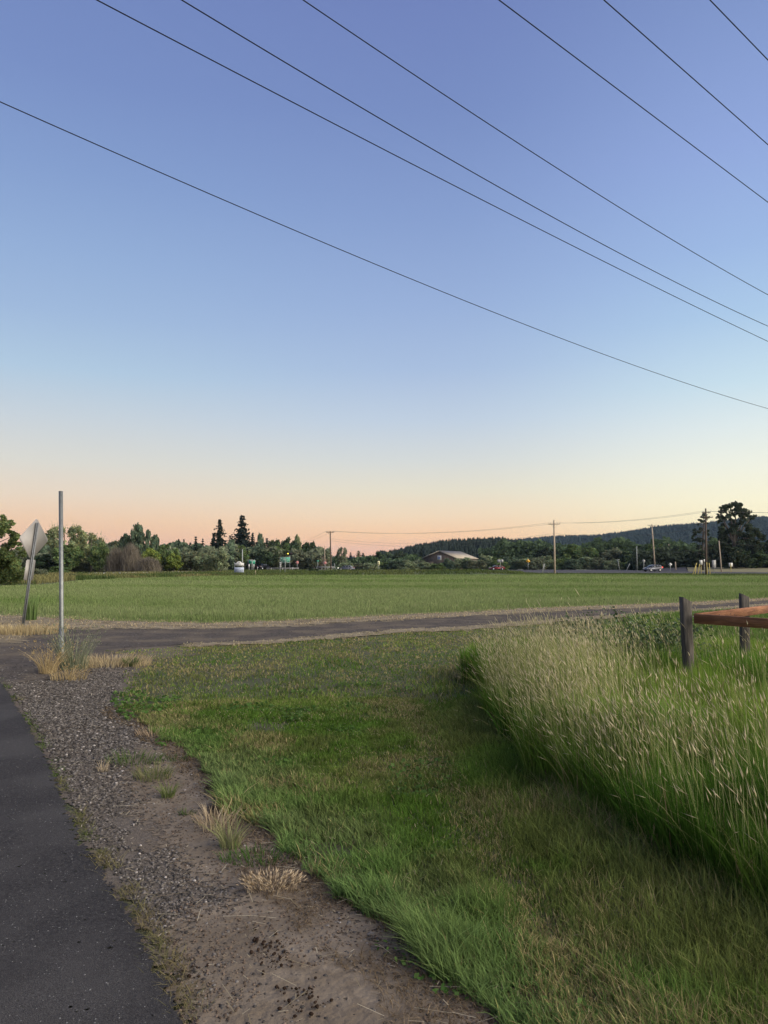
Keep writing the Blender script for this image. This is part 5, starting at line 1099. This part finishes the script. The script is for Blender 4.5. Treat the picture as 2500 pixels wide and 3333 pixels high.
# second green sign with grey back sign
s, pn, z0, z1, w = post_sign('guide_sign', 'pale green road sign overlapping a grey sign back, left of the pickup', 820.5, 150, 1822.5, 1836, 21, 'green', pr=.06, rz=R(8))
b = MB(); hh = z1 - z0; glyphs(b, -w * .3, w * .36, z1 - hh * .22, .16, seed=31); glyphs(b, -w * .42, w * .2, z0 + hh * .15, .1, seed=33); b.box((0, -.006, z1 - .03), (w, .01, .06)); b.box((w / 2 - .03, -.006, (z0 + z1) / 2), (.05, .01, hh)); b.build('lettering', M['white'], pn)
s3, pn, _, _, _ = post_sign('road_sign', 'grey back of a road sign half hidden by the pale green sign', 812, 152, 1821.5, 1836, 14, 'greyback', rz=R(-10))
post_sign('route_marker', 'tall narrow white plate under the left end of the pale green sign', 810.5, 148, 1836.5, 1848, 4.6, 'white', 'road sign')
post_sign('route_marker', 'two small white plates under the right end of the pale green sign', 826, 148, 1836.5, 1847, 4.2, 'white', 'road sign')
# stop signs
for (u, Yd, v0, v1, lb) in ((967.5, 229, 1824.5, 1837, 'left red stop sign right of the large green sign'), (1058, 195, 1826, 1838.5, 'right orange red stop sign beside the left utility pole')):
    s, pn, z0, z1, w = post_sign('stop_sign', lb, u, Yd, v0, v1, (v1 - v0) * .78, 'white', 'stop sign', 'stop signs at the junction', shape='oct', postmat='galvd', pr=.05)
    b = MB(); c = (z0 + z1) / 2; rr = w / 2 * .95; b.prism([(rr * math.cos(R(22.5 + 45 * k)), c + rr * math.sin(R(22.5 + 45 * k))) for k in range(8)], (0, -.006, 0), (1, 0, 0), (0, 0, 1), (0, .006, 0)); b.build('red_face', M['red'], pn)
    text('STOP', w * .42, (0, -.012, c), M['white'], pn)
# blinking beacon
Yd = 205; s = empty('traffic_signal', (Xat(943, Yd), Yd, 0), 'black signal head with lit yellow lamp above the large green sign', 'traffic light')
b = MB(); b.tube([(0, .2, 0), (0, .2, Zat(1800, Yd))], .07, 8); b.build('pole', M['galvd'], s)
zc_ = Zat(1802, Yd); b = MB(); b.box((0, 0, zc_), (1.35, .3, .62)); hs_ = b.build('housing', M['black'], s)
b = MB(); b.tube([(-.47, -.16, zc_), (-.47, -.19, zc_)], .16, 14); b.build('lit_lamp', mplain('amber_lamp', (.9, .6, .05), .3, emit=(1, .72, .08), es=3.0), hs_)
b = MB(); b.tube([(.42, -.16, zc_), (.42, -.19, zc_)], .15, 14); b.build('unlit_lamp', mplain('red_lamp', (.25, .06, .05), .3), hs_)
b = MB(); b.tube([(-.47, -.16, zc_ + .01), (-.47, -.36, zc_ + .0)], .19, 12, caps=False); b.tube([(.42, -.16, zc_ + .01), (.42, -.36, zc_)], .18, 12, caps=False); b.build('visor', M['black'], hs_)
# other signs and poles
s, pn, z0, z1, w = post_sign('street_name_sign', 'small green street name plate left of the right stop sign', 1034, 215, 1824, 1828.5, 8, 'green', pr=.05)
s, pn, z0, z1, w = post_sign('road_sign', 'cream rectangular sign with dark symbols on a post above the bank', 1232.5, 135, 1826, 1840, 7, 'cream', pr=.035, base=.0)
b = MB()
for k in range(2): b.box((0, -.01, z0 + (z1 - z0) * (.3 + .38 * k)), (w * .2, .008, (z1 - z0) * .24)); b.box((0, -.011, z0 + (z1 - z0) * (.3 + .38 * k)), (w * .55, .008, .05))
b.build('symbol', M['black'], pn)
s, pn, z0, z1, w = post_sign('warning_sign', 'yellow orange diamond sign with dark symbol in front of the hedgerow', 1719, 200, 1819.3, 1833, 13, 'yellow', shape='diamond', pr=.05)
b = MB(); c = (z0 + z1) / 2; b.prism([(w * .16 * math.cos(a), c + w * .18 * math.sin(a)) for a in np.linspace(0, 6.28, 9)[:-1]], (0, -.012, 0), (1, 0, 0), (0, 0, 1), (0, .008, 0)); b.box((0, -.008, c - w * .22), (w * .08, .008, w * .2)); b.build('symbol', M['black'], pn)
s = empty('road_sign', (Xat(1629, 200), 200, 0), 'pair of square sign backs on one post in front of the red car', 'road sign')
b = MB(); b.box((0, 0, Zat(1821, 200) / 2), (.09, .07, Zat(1821, 200))); b.build('post', M['galvd'], s)
for du in (-5.2, 5.2):
    b = MB(); z0, z1 = Zat(1831, 200), Zat(1821, 200); b.box((sx(du, 200), .05, (z0 + z1) / 2), (sx(9, 200), .008, z1 - z0)); b.build('panel', M['greyback'], s)
post_sign('stop_sign', 'octagonal stop sign seen from behind, in front of the silver car', 2096, 180, 1820.5, 1831.5, 10, 'greyback', 'stop sign', 'stop signs at the junction', shape='oct', pr=.05, postmat='galvd', back=True)
post_sign('warning_sign', 'white diamond sign back right of the silver car', 2182, 176, 1831, 1843, 12.5, 'white', shape='diamond', pr=.05, back=True)
post_sign('road_sign', 'white rectangular sign back on a thin post at the far right', 2379, 158, 1832, 1844, 12.5, 'white', pr=.045, back=True, postmat='yguard')
s, pn, z0, z1, w = post_sign('road_sign', 'tall stepped white sign right of the tallest utility pole', 2324, 150, 1823, 1849, 13, 'greyback', pr=.04)
s, pn, z0, z1, w = post_sign('road_sign', 'grey white rectangular sign left of the tallest utility pole', 2282, 112.5, 1823, 1838, 10, 'white', pr=.03, postmat='yguard')
post_sign('meter_box', 'small white box sign close to the left of the tallest utility pole', 2292.7, 112, 1820.5, 1828.5, 4.2, 'white', 'box', pr=.02)
def stick(name, label, u0, v0, u1, v1, r, mat, cat, Yd=None, group=None):
    Yd = Yd or G(u0, v0)[1]; a = np.array([Xat(u0, Yd, v0), Yd, 0]); t = P(u1, v1, Yd) - a; o = empty(name, tuple(a), label, cat, group)
    b = MB(); b.tube([t * -.03, t * .5, t], [r, r, r * .95], 8); b.build('shaft', M[mat], o); b = MB(); b.tube([t * .995, t * 1.004], [r * 1.12, r * 1.1], 8); b.build('cap', M[mat], o); return o
stick('metal_pole', 'thin grey metal pole behind the white sign board', 789, 1866, 789, 1787.5, .09, 'galvd', 'pole', 138)
stick('metal_pole', 'thin straight metal pole left of the silver car', 2074, 1859, 2072.5, 1778, .09, 'galvd', 'pole')
GYG = 'yellow guarded guy wires of the tallest utility pole'
for (u0, v0, u1, v1, lb) in ((2254, 1876, 2268, 1832, 'yellow guy guard leaning furthest left of the tallest pole'), (2262, 1872, 2266, 1842, 'short yellow guy guard beside the leaning left one'), (2271, 1869, 2277, 1836, 'yellow guy guard nearest the left of the tallest pole'),
                             (2302.5, 1876, 2300.5, 1830, 'yellow guard strapped to the right of the tallest pole'), (2312, 1877, 2308, 1832, 'yellow guy guard right of the tallest pole')):
    stick('guy_guard', lb, u0, v0, u1, v1, .055, 'yguard', 'guy guard', 110, GYG)
for (u0, v0, lb, k) in ((2254, 1832, 'dark', 0),): pass
def guy(u0, v0, f, lb):
    a = P(u0, v0, 110); c = pC[1] + pC[2] * f; m_ = (a + c) / 2; b = MB(); b.tube([a - m_, c - m_], .012, 5); o = b.build('guy_wire', M['wirefar']); o.location = m_; tag(o, lb, 'guy wire', 'guy wires of the tallest utility pole')
guy(2268, 1832, .86, 'thin guy wire rising from the leftmost yellow guard'); guy(2308, 1832, .8, 'thin guy wire rising from the yellow guard right of the pole')
stick('marker_post', 'leaning white marker post left of the middle utility pole', 1764.5, 1868, 1771, 1834, .07, 'greyback', 'post')
stick('guy_guard', 'second thin leaning guard crossing the white marker post', 1768, 1860, 1773, 1836, .035, 'galvd', 'post', 124)
stick('marker_post', 'leaning grey post right of the tee shaped post', 2038, 1859, 2050, 1834, .07, 'galvd', 'post')
stick('bollard', 'pale wooden bollard right of the white diamond sign', 2199.5, 1852, 2198, 1828, .16, 'polewood', 'bollard', 186)
for i, (u, vt, lb) in enumerate(((838, 1844, 'left of the pickup'), (883, 1848, 'right of the pickup'), (919.5, 1850, 'left of the large green sign post'), (944.5, 1851, 'right of the large green sign post'), (953.5, 1846.5, 'furthest right by the left stop sign'))):
    stick('delineator_post', 'small white roadside marker post ' + lb, u, 1858.5, u, vt, .05, 'white', 'marker post', 205, 'white marker posts by the highway')
stick('marker_post', 'thin wooden stake on the verge below the pickup', 832, 1874, 831.5, 1857, .035, 'polewood', 'post')
stick('marker_post', 'thin stake right of the left utility pole', 1092, 1857, 1088, 1833, .05, 'galvd', 'post', 175)
s = empty('tee_post', (Xat(2017, 190), 190, 0), 'leaning tee shaped post with a short crossbar among the hedgerow', 'post')
a = P(2011, 1822, 190) - np.array(s.location); b = MB(); b.tube([(0, 0, -.2), a], .07, 6); b.build('shaft', M['galvd'], s); b = MB(); b.tube([a + (-.5, 0, -.08), a + (.5, 0, .1)], .06, 6); b.build('crossbar', M['greyback'], s)
# guard rail
s = empty('guard_rail', (Xat(925, 212), 212, 0), 'pale metal guard rail beside the highway behind the large green sign', 'guard rail')
b = MB(); prof = [(0, -.15), (.05, -.1), (0, -.03), (0, .03), (.05, .1), (0, .15)]; b.prism([(p[0], p[1]) for p in prof], (-sx(58, 212), 0, .6), (0, -1, 0), (0, 0, 1), (sx(106, 212), 0, 0)); b.build('rail', M['greyback'], s)
for k in range(6): b = MB(); b.box((-sx(54, 212) + k * sx(20, 212), .1, .35), (.12, .12, .7)); b.build('post', M['galvd'], s)
s = empty('guard_rail', (Xat(1052, 200), 200, 0), 'pale guard rail section left of the utility pole near the right stop sign', 'guard rail')
b = MB(); b.prism(prof, (-sx(24, 200), 0, .95), (0, -1, 0), (0, 0, 1), (sx(62, 200), 0, 0)); b.build('rail', M['greyback'], s)
for k in range(4): b = MB(); b.box((-sx(22, 200) + k * sx(18, 200), .1, .5), (.12, .12, 1.0)); b.build('post', M['galvd'], s)
# low pale wall/rail left
s = empty('road_barrier', (Xat(430, 117.5), 117.5, 0), 'long low grey barrier along the highway in front of the left trees', 'barrier')
a = [G(285, 1874), G(420, 1872), G(560, 1869), G(680, 1865)]
b = MB()
for p, q in zip(a[:-1], a[1:]):
    p3 = np.append(p, 0) - np.array(s.location); q3 = np.append(q, 0) - np.array(s.location); d_ = (q3 - p3) / np.linalg.norm(q3 - p3); b.prism([(0, .08), (0, .42)] + [(.08, .42), (.08, .08)], p3, np.cross(d_, (0, 0, 1)), (0, 0, 1), q3 - p3)
b.build('rail', M['galvd'], s)

# ------------------------------------------------------------------ barn
M['barnwood'] = mnoise('barn_boards', (.06, .047, .04), (.13, .1, .085), 2, .95, .01, 8, stretch=(5, 5, .3)); M['barnroof'] = mnoise('barn_roof', (.3, .255, .19), (.37, .315, .24), .6, .7)
M['trim'] = mplain('barn_trim', (.3, .27, .22), .6)
Yb = 260; bx = Xat(1431, Yb); dB = np.array([9.2, 18, 0]) / 20.2; gB = np.array([18, -9.2, 0]) / 20.2
barn = empty('barn', (bx, Yb, 0), 'brown board barn with a pale roof and blue star square on its gable', 'barn')
Hr = Zat(1793, Yb); hw = 7.0; eh = Hr - 2.65; Lb = 20
b = MB(); 
for k in (0, 1):
    pass
b.prism([(-hw + .4, 0), (hw - .4, 0), (hw - .4, eh), (0, Hr - .12), (-hw + .4, eh)], (0, 0, 0), gB, (0, 0, 1), dB * Lb); b.build('wall', M['barnwood'], barn)
b = MB()
for s_ in (-1, 1): b.prism([(0, Hr), (s_ * hw, eh - .05), (s_ * hw, eh + .08), (0, Hr + .13)], -dB * .5, gB, (0, 0, 1), dB * (Lb + 1))
rf = b.build('roof', M['barnroof'], barn)
b = MB()
for s_ in (-1, 1): b.prism([(0, Hr - .12), (s_ * (hw + .02), eh - .2), (s_ * (hw + .02), eh + .1), (0, Hr + .15)], -dB * .56, gB, (0, 0, 1), dB * .05)
b.build('rake_trim', M['trim'], rf)
zc_ = Zat(1815.6, Yb); b = MB(); o0 = -dB * .06 - gB * .1; b.prism([(-.8, zc_ - .8), (.8, zc_ - .8), (.8, zc_ + .8), (-.8, zc_ + .8)], o0, gB, (0, 0, 1), dB * .05); qs = b.build('quilt_square', M['white'], barn)
b = MB()
for k in range(8):
    a0 = R(45 * k + 8); a1 = a0 + R(30); b.prism([(0, zc_), (.36 * math.cos(a1), zc_ + .36 * math.sin(a1)), (.68 * math.cos(a0), zc_ + .68 * math.sin(a0))], o0 - dB * .012, gB, (0, 0, 1), dB * .01)
b.build('star', M['blue'], qs)
b = MB()
for k in range(5):
    a0 = R(36); 
b.box(gB * -3.5 + np.array([0, 0, 1.4]) - dB * .05, (2.2, .1, 2.6), np.array([gB, dB, [0, 0, 1]]).T); b.build('door', M['barnwood'], barn)

# ------------------------------------------------------------------ vehicles
M['tyre'] = mplain('tyre', (.015, .015, .016), .8); M['rim'] = mplain('rim', (.45, .45, .46), .35, .7); M['glass'] = mplain('car_glass', (.02, .025, .03), .1, 0, spec=.6)
M['lamp'] = mplain('headlamp', (.6, .6, .58), .2); M['plate'] = mplain('number_plate', (.7, .7, .68), .5)
def car(label, u, Yd, rz, paint, kind, L_, Hh, brake=0, head=0, group='vehicles on the highway', tail=(.3, .02, .02)):
    pm = mplain('car_paint', paint, .28, .35, spec=.6)
    nm = {'suv': 'crossover_car', 'sedan': 'car', 'pickup': 'pickup_truck'}[kind]
    o = empty(nm, (Xat(u, Yd), Yd, .014), label, {'suv': 'car', 'sedan': 'car', 'pickup': 'pickup'}[kind], group, rz=rz)
    k = L_ / 4.4; hk = Hh / 1.6; Wd = .9 if kind != 'pickup' else .98
    if kind == 'pickup':
        body = [(-2.2, .45), (-2.2, 1.12), (-.62, 1.12), (-.62, 1.1), (1.1, 1.1), (1.9, 1.02), (2.18, .9), (2.2, .42), (1.9, .36), (-2.0, .4)]
        gh = [(-.6, 1.1), (-.52, 1.56), (-.35, 1.6), (.45, 1.58), (.62, 1.52), (1.08, 1.1)]; wn = [[(-.5, 1.14), (-.44, 1.52), (.1, 1.53), (.1, 1.14)], [(.16, 1.14), (.16, 1.53), (.52, 1.5), (.92, 1.14)]]; wh = (-1.35, 1.4); belt = 1.1
    elif kind == 'suv':
        body = [(-2.05, .34), (-2.2, .5), (-2.18, .85), (-2.1, 1.02), (1.0, 1.02), (1.75, .9), (2.1, .72), (2.2, .5), (2.1, .32), (1.8, .28), (-1.8, .28)]
        gh = [(-2.12, 1.0), (-1.98, 1.32), (-1.7, 1.5), (-1.2, 1.58), (-.3, 1.6), (.25, 1.54), (.62, 1.36), (1.2, 1.0)]; wn = [[(-1.72, 1.08), (-1.62, 1.36), (-1.2, 1.46), (-1.2, 1.08)], [(-1.1, 1.06), (-1.1, 1.48), (-.32, 1.51), (-.32, 1.06)], [(-.24, 1.06), (-.24, 1.51), (.18, 1.46), (.9, 1.06)]]; wh = (-1.32, 1.35); belt = 1.02
    else:
        body = [(-2.1, .34), (-2.22, .55), (-2.2, .95), (-1.5, 1.02), (1.0, .98), (1.8, .86), (2.15, .7), (2.2, .45), (2.1, .3), (-1.8, .28)]
        gh = [(-1.95, .98), (-1.3, 1.5), (-.9, 1.57), (.0, 1.58), (.45, 1.5), (1.15, .98)]; wn = [[(-1.6, 1.06), (-1.15, 1.42), (-.85, 1.48), (-.85, 1.06)], [(-.78, 1.06), (-.78, 1.5), (-.12, 1.51), (-.12, 1.06)], [(-.05, 1.06), (-.05, 1.51), (.4, 1.44), (.9, 1.06)]]; wh = (-1.35, 1.38); belt = 1.0
    def hwid(z, x=0): f = 1.0 if z <= belt else 1 - .34 * (z - belt) / .6; return Wd * f * (1 - .08 * max(0, abs(x) - 1.7) / .5) * (1 - .05 * max(0, .5 - z) / .3)
    def ext(poly, grow=0):
        n = len(poly); V = [(x * k, (hwid(z, x) + grow) * s_, z * hk) for s_ in (-1, 1) for x, z in poly]; return V, [tuple(range(n)), tuple(range(2 * n - 1, n - 1, -1))] + [(i, i + n, (i + 1) % n + n, (i + 1) % n) for i in range(n)]
    b = MB(); b.add(*ext(body)); b.add(*ext(gh, -.004)); bd = b.build('body', pm, o)
    for wq in wn:
        for s_ in (-1, 1):
            b = MB(); n = len(wq); V = [(x * k, s_ * (hwid(z, x) + .004), z * hk) for x, z in wq] + [(x * k, s_ * (hwid(z, x) - .02), z * hk) for x, z in wq]
            b.add(V, [tuple(range(n)), tuple(range(2 * n - 1, n - 1, -1))] + [(i, i + n, (i + 1) % n + n, (i + 1) % n) for i in range(n)]); b.build('side_window', M['glass'], o)
    for (p, q, nm_) in ((gh[-1], gh[-2], 'windscreen'), (gh[0], gh[1], 'rear_window')):
        if kind == 'suv' and nm_ == 'windscreen': q = gh[-3]
        if kind == 'suv' and nm_ == 'rear_window': p, q = (gh[0][0], 1.08), gh[2]
        sx_ = 1 if nm_ == 'windscreen' else -1; A = (p[0] * .92 + q[0] * .08, p[1] * .92 + q[1] * .08); B = (p[0] * .1 + q[0] * .9, p[1] * .1 + q[1] * .9); b = MB()
        nx_, nz_ = sx_ * abs(q[1] - p[1]), abs(q[0] - p[0]); l_ = math.hypot(nx_, nz_); nx_, nz_ = nx_ / l_ * .05, nz_ / l_ * .05
        V = [(x * k + ox_, s_ * (hwid(z, x) - .09), z * hk + oz_) for (ox_, oz_) in ((0, 0), (nx_, nz_)) for (x, z, s_) in ((A[0], A[1], -1), (A[0], A[1], 1), (B[0], B[1], 1), (B[0], B[1], -1))]
        b.add(V, [(0, 1, 2, 3), (7, 6, 5, 4), (0, 4, 5, 1), (1, 5, 6, 2), (2, 6, 7, 3), (3, 7, 4, 0)]); b.build(nm_, M['glass'], o)
    wr = .33 if kind != 'pickup' else .4
    for x in wh:
        for s_ in (-1, 1):
            b = MB(); c = np.array([x * k, s_ * (Wd - .09), wr]); b.tube([c - (0, .1, 0), c + (0, .115, 0)], wr, 16); ty = b.build('wheel', M['tyre'], o)
            b = MB(); b.tube([c + (0, s_ * .11, 0), c + (0, s_ * .125, 0)], wr * .62, 12); b.build('rim', M['rim'], ty)
            b = MB(); b.tube([c + (0, s_ * .055, .05), c + (0, s_ * .095, .05)], wr * 1.14, 16); b.build('wheel_arch', M['black'], o)
    zl = .82 * hk if kind != 'pickup' else .92 * hk
    for s_ in (-1, 1):
        hm = mplain('headlamp_lit', (.8, .8, .75), .2, emit=(1, .92, .75), es=head) if head else M['lamp']
        b = MB(); b.box((2.1 * k, s_ * Wd * .7, zl - .06), (.16, .32, .14)); b.build('headlight', hm, o)
        tm = mplain('taillight_lit', (.6, .03, .02), .3, emit=(1, .05, .03), es=brake) if brake else mplain('taillight', tail, .3)
        b = MB(); b.box((-2.13 * k, s_ * Wd * .76, (.95 if kind != 'suv' else 1.0) * hk - (.0 if kind != 'pickup' else .03)), (.18, .36 if kind != 'pickup' else .14, .17 if kind != 'pickup' else .34)); b.build('taillight', tm, o)
        b = MB(); b.box(((gh[-1][0] - .25) * k, s_ * (Wd + .08), (belt + .08) * hk), (.16, .16, .13)); b.build('mirror', pm, o)
    b = MB(); b.box((-2.22 * k, 0, .62 * hk), (.03, .5, .14)); b.build('number_plate', M['plate'], o)
    b = MB(); b.box((2.17 * k, 0, .42 * hk), (.1, 1.5, .14)); b.box((-2.17 * k, 0, .42 * hk), (.1, 1.55, .14)); b.build('bumper', M['black'] if kind == 'pickup' else pm, o)
    return o
car('silver grey hatchback with glowing red brake light, driving left on the highway', 2124, 170, R(180 + 24), (.075, .083, .105), 'suv', 4.45, 1.6, brake=4)
car('dark red car driving left in front of the hedgerow', 1616.5, 212, R(180 + 14), (.13, .01, .015), 'sedan', 4.4, 1.42)
car('black pickup truck seen from behind and side on the highway', 857, 232, R(60), (.012, .012, .016), 'pickup', 4.9, 1.85)
car('pale car with one lit headlight half hidden behind the bank', 1127, 205, R(180 - 6), (.11, .12, .15), 'sedan', 4.5, 1.4, head=5)
# ------------------------------------------------------------------ haze
mh = bpy.data.materials.new('haze'); mh.use_nodes = True; t = mh.node_tree; t.nodes.clear()
pv = t.nodes.new('ShaderNodeVolumePrincipled'); pv.inputs['Color'].default_value = (.5, .68, 1, 1); pv.inputs['Density'].default_value = .00005; pv.inputs['Anisotropy'].default_value = 0
om = t.nodes.new('ShaderNodeOutputMaterial'); t.links.new(pv.outputs[0], om.inputs['Volume'])
b = MB(); b.box((300, 1000, 84), (14000, 13000, 176)); tag(b.build('haze', mh), 'thin blue evening haze over the distant hill', 'haze', kind='stuff')
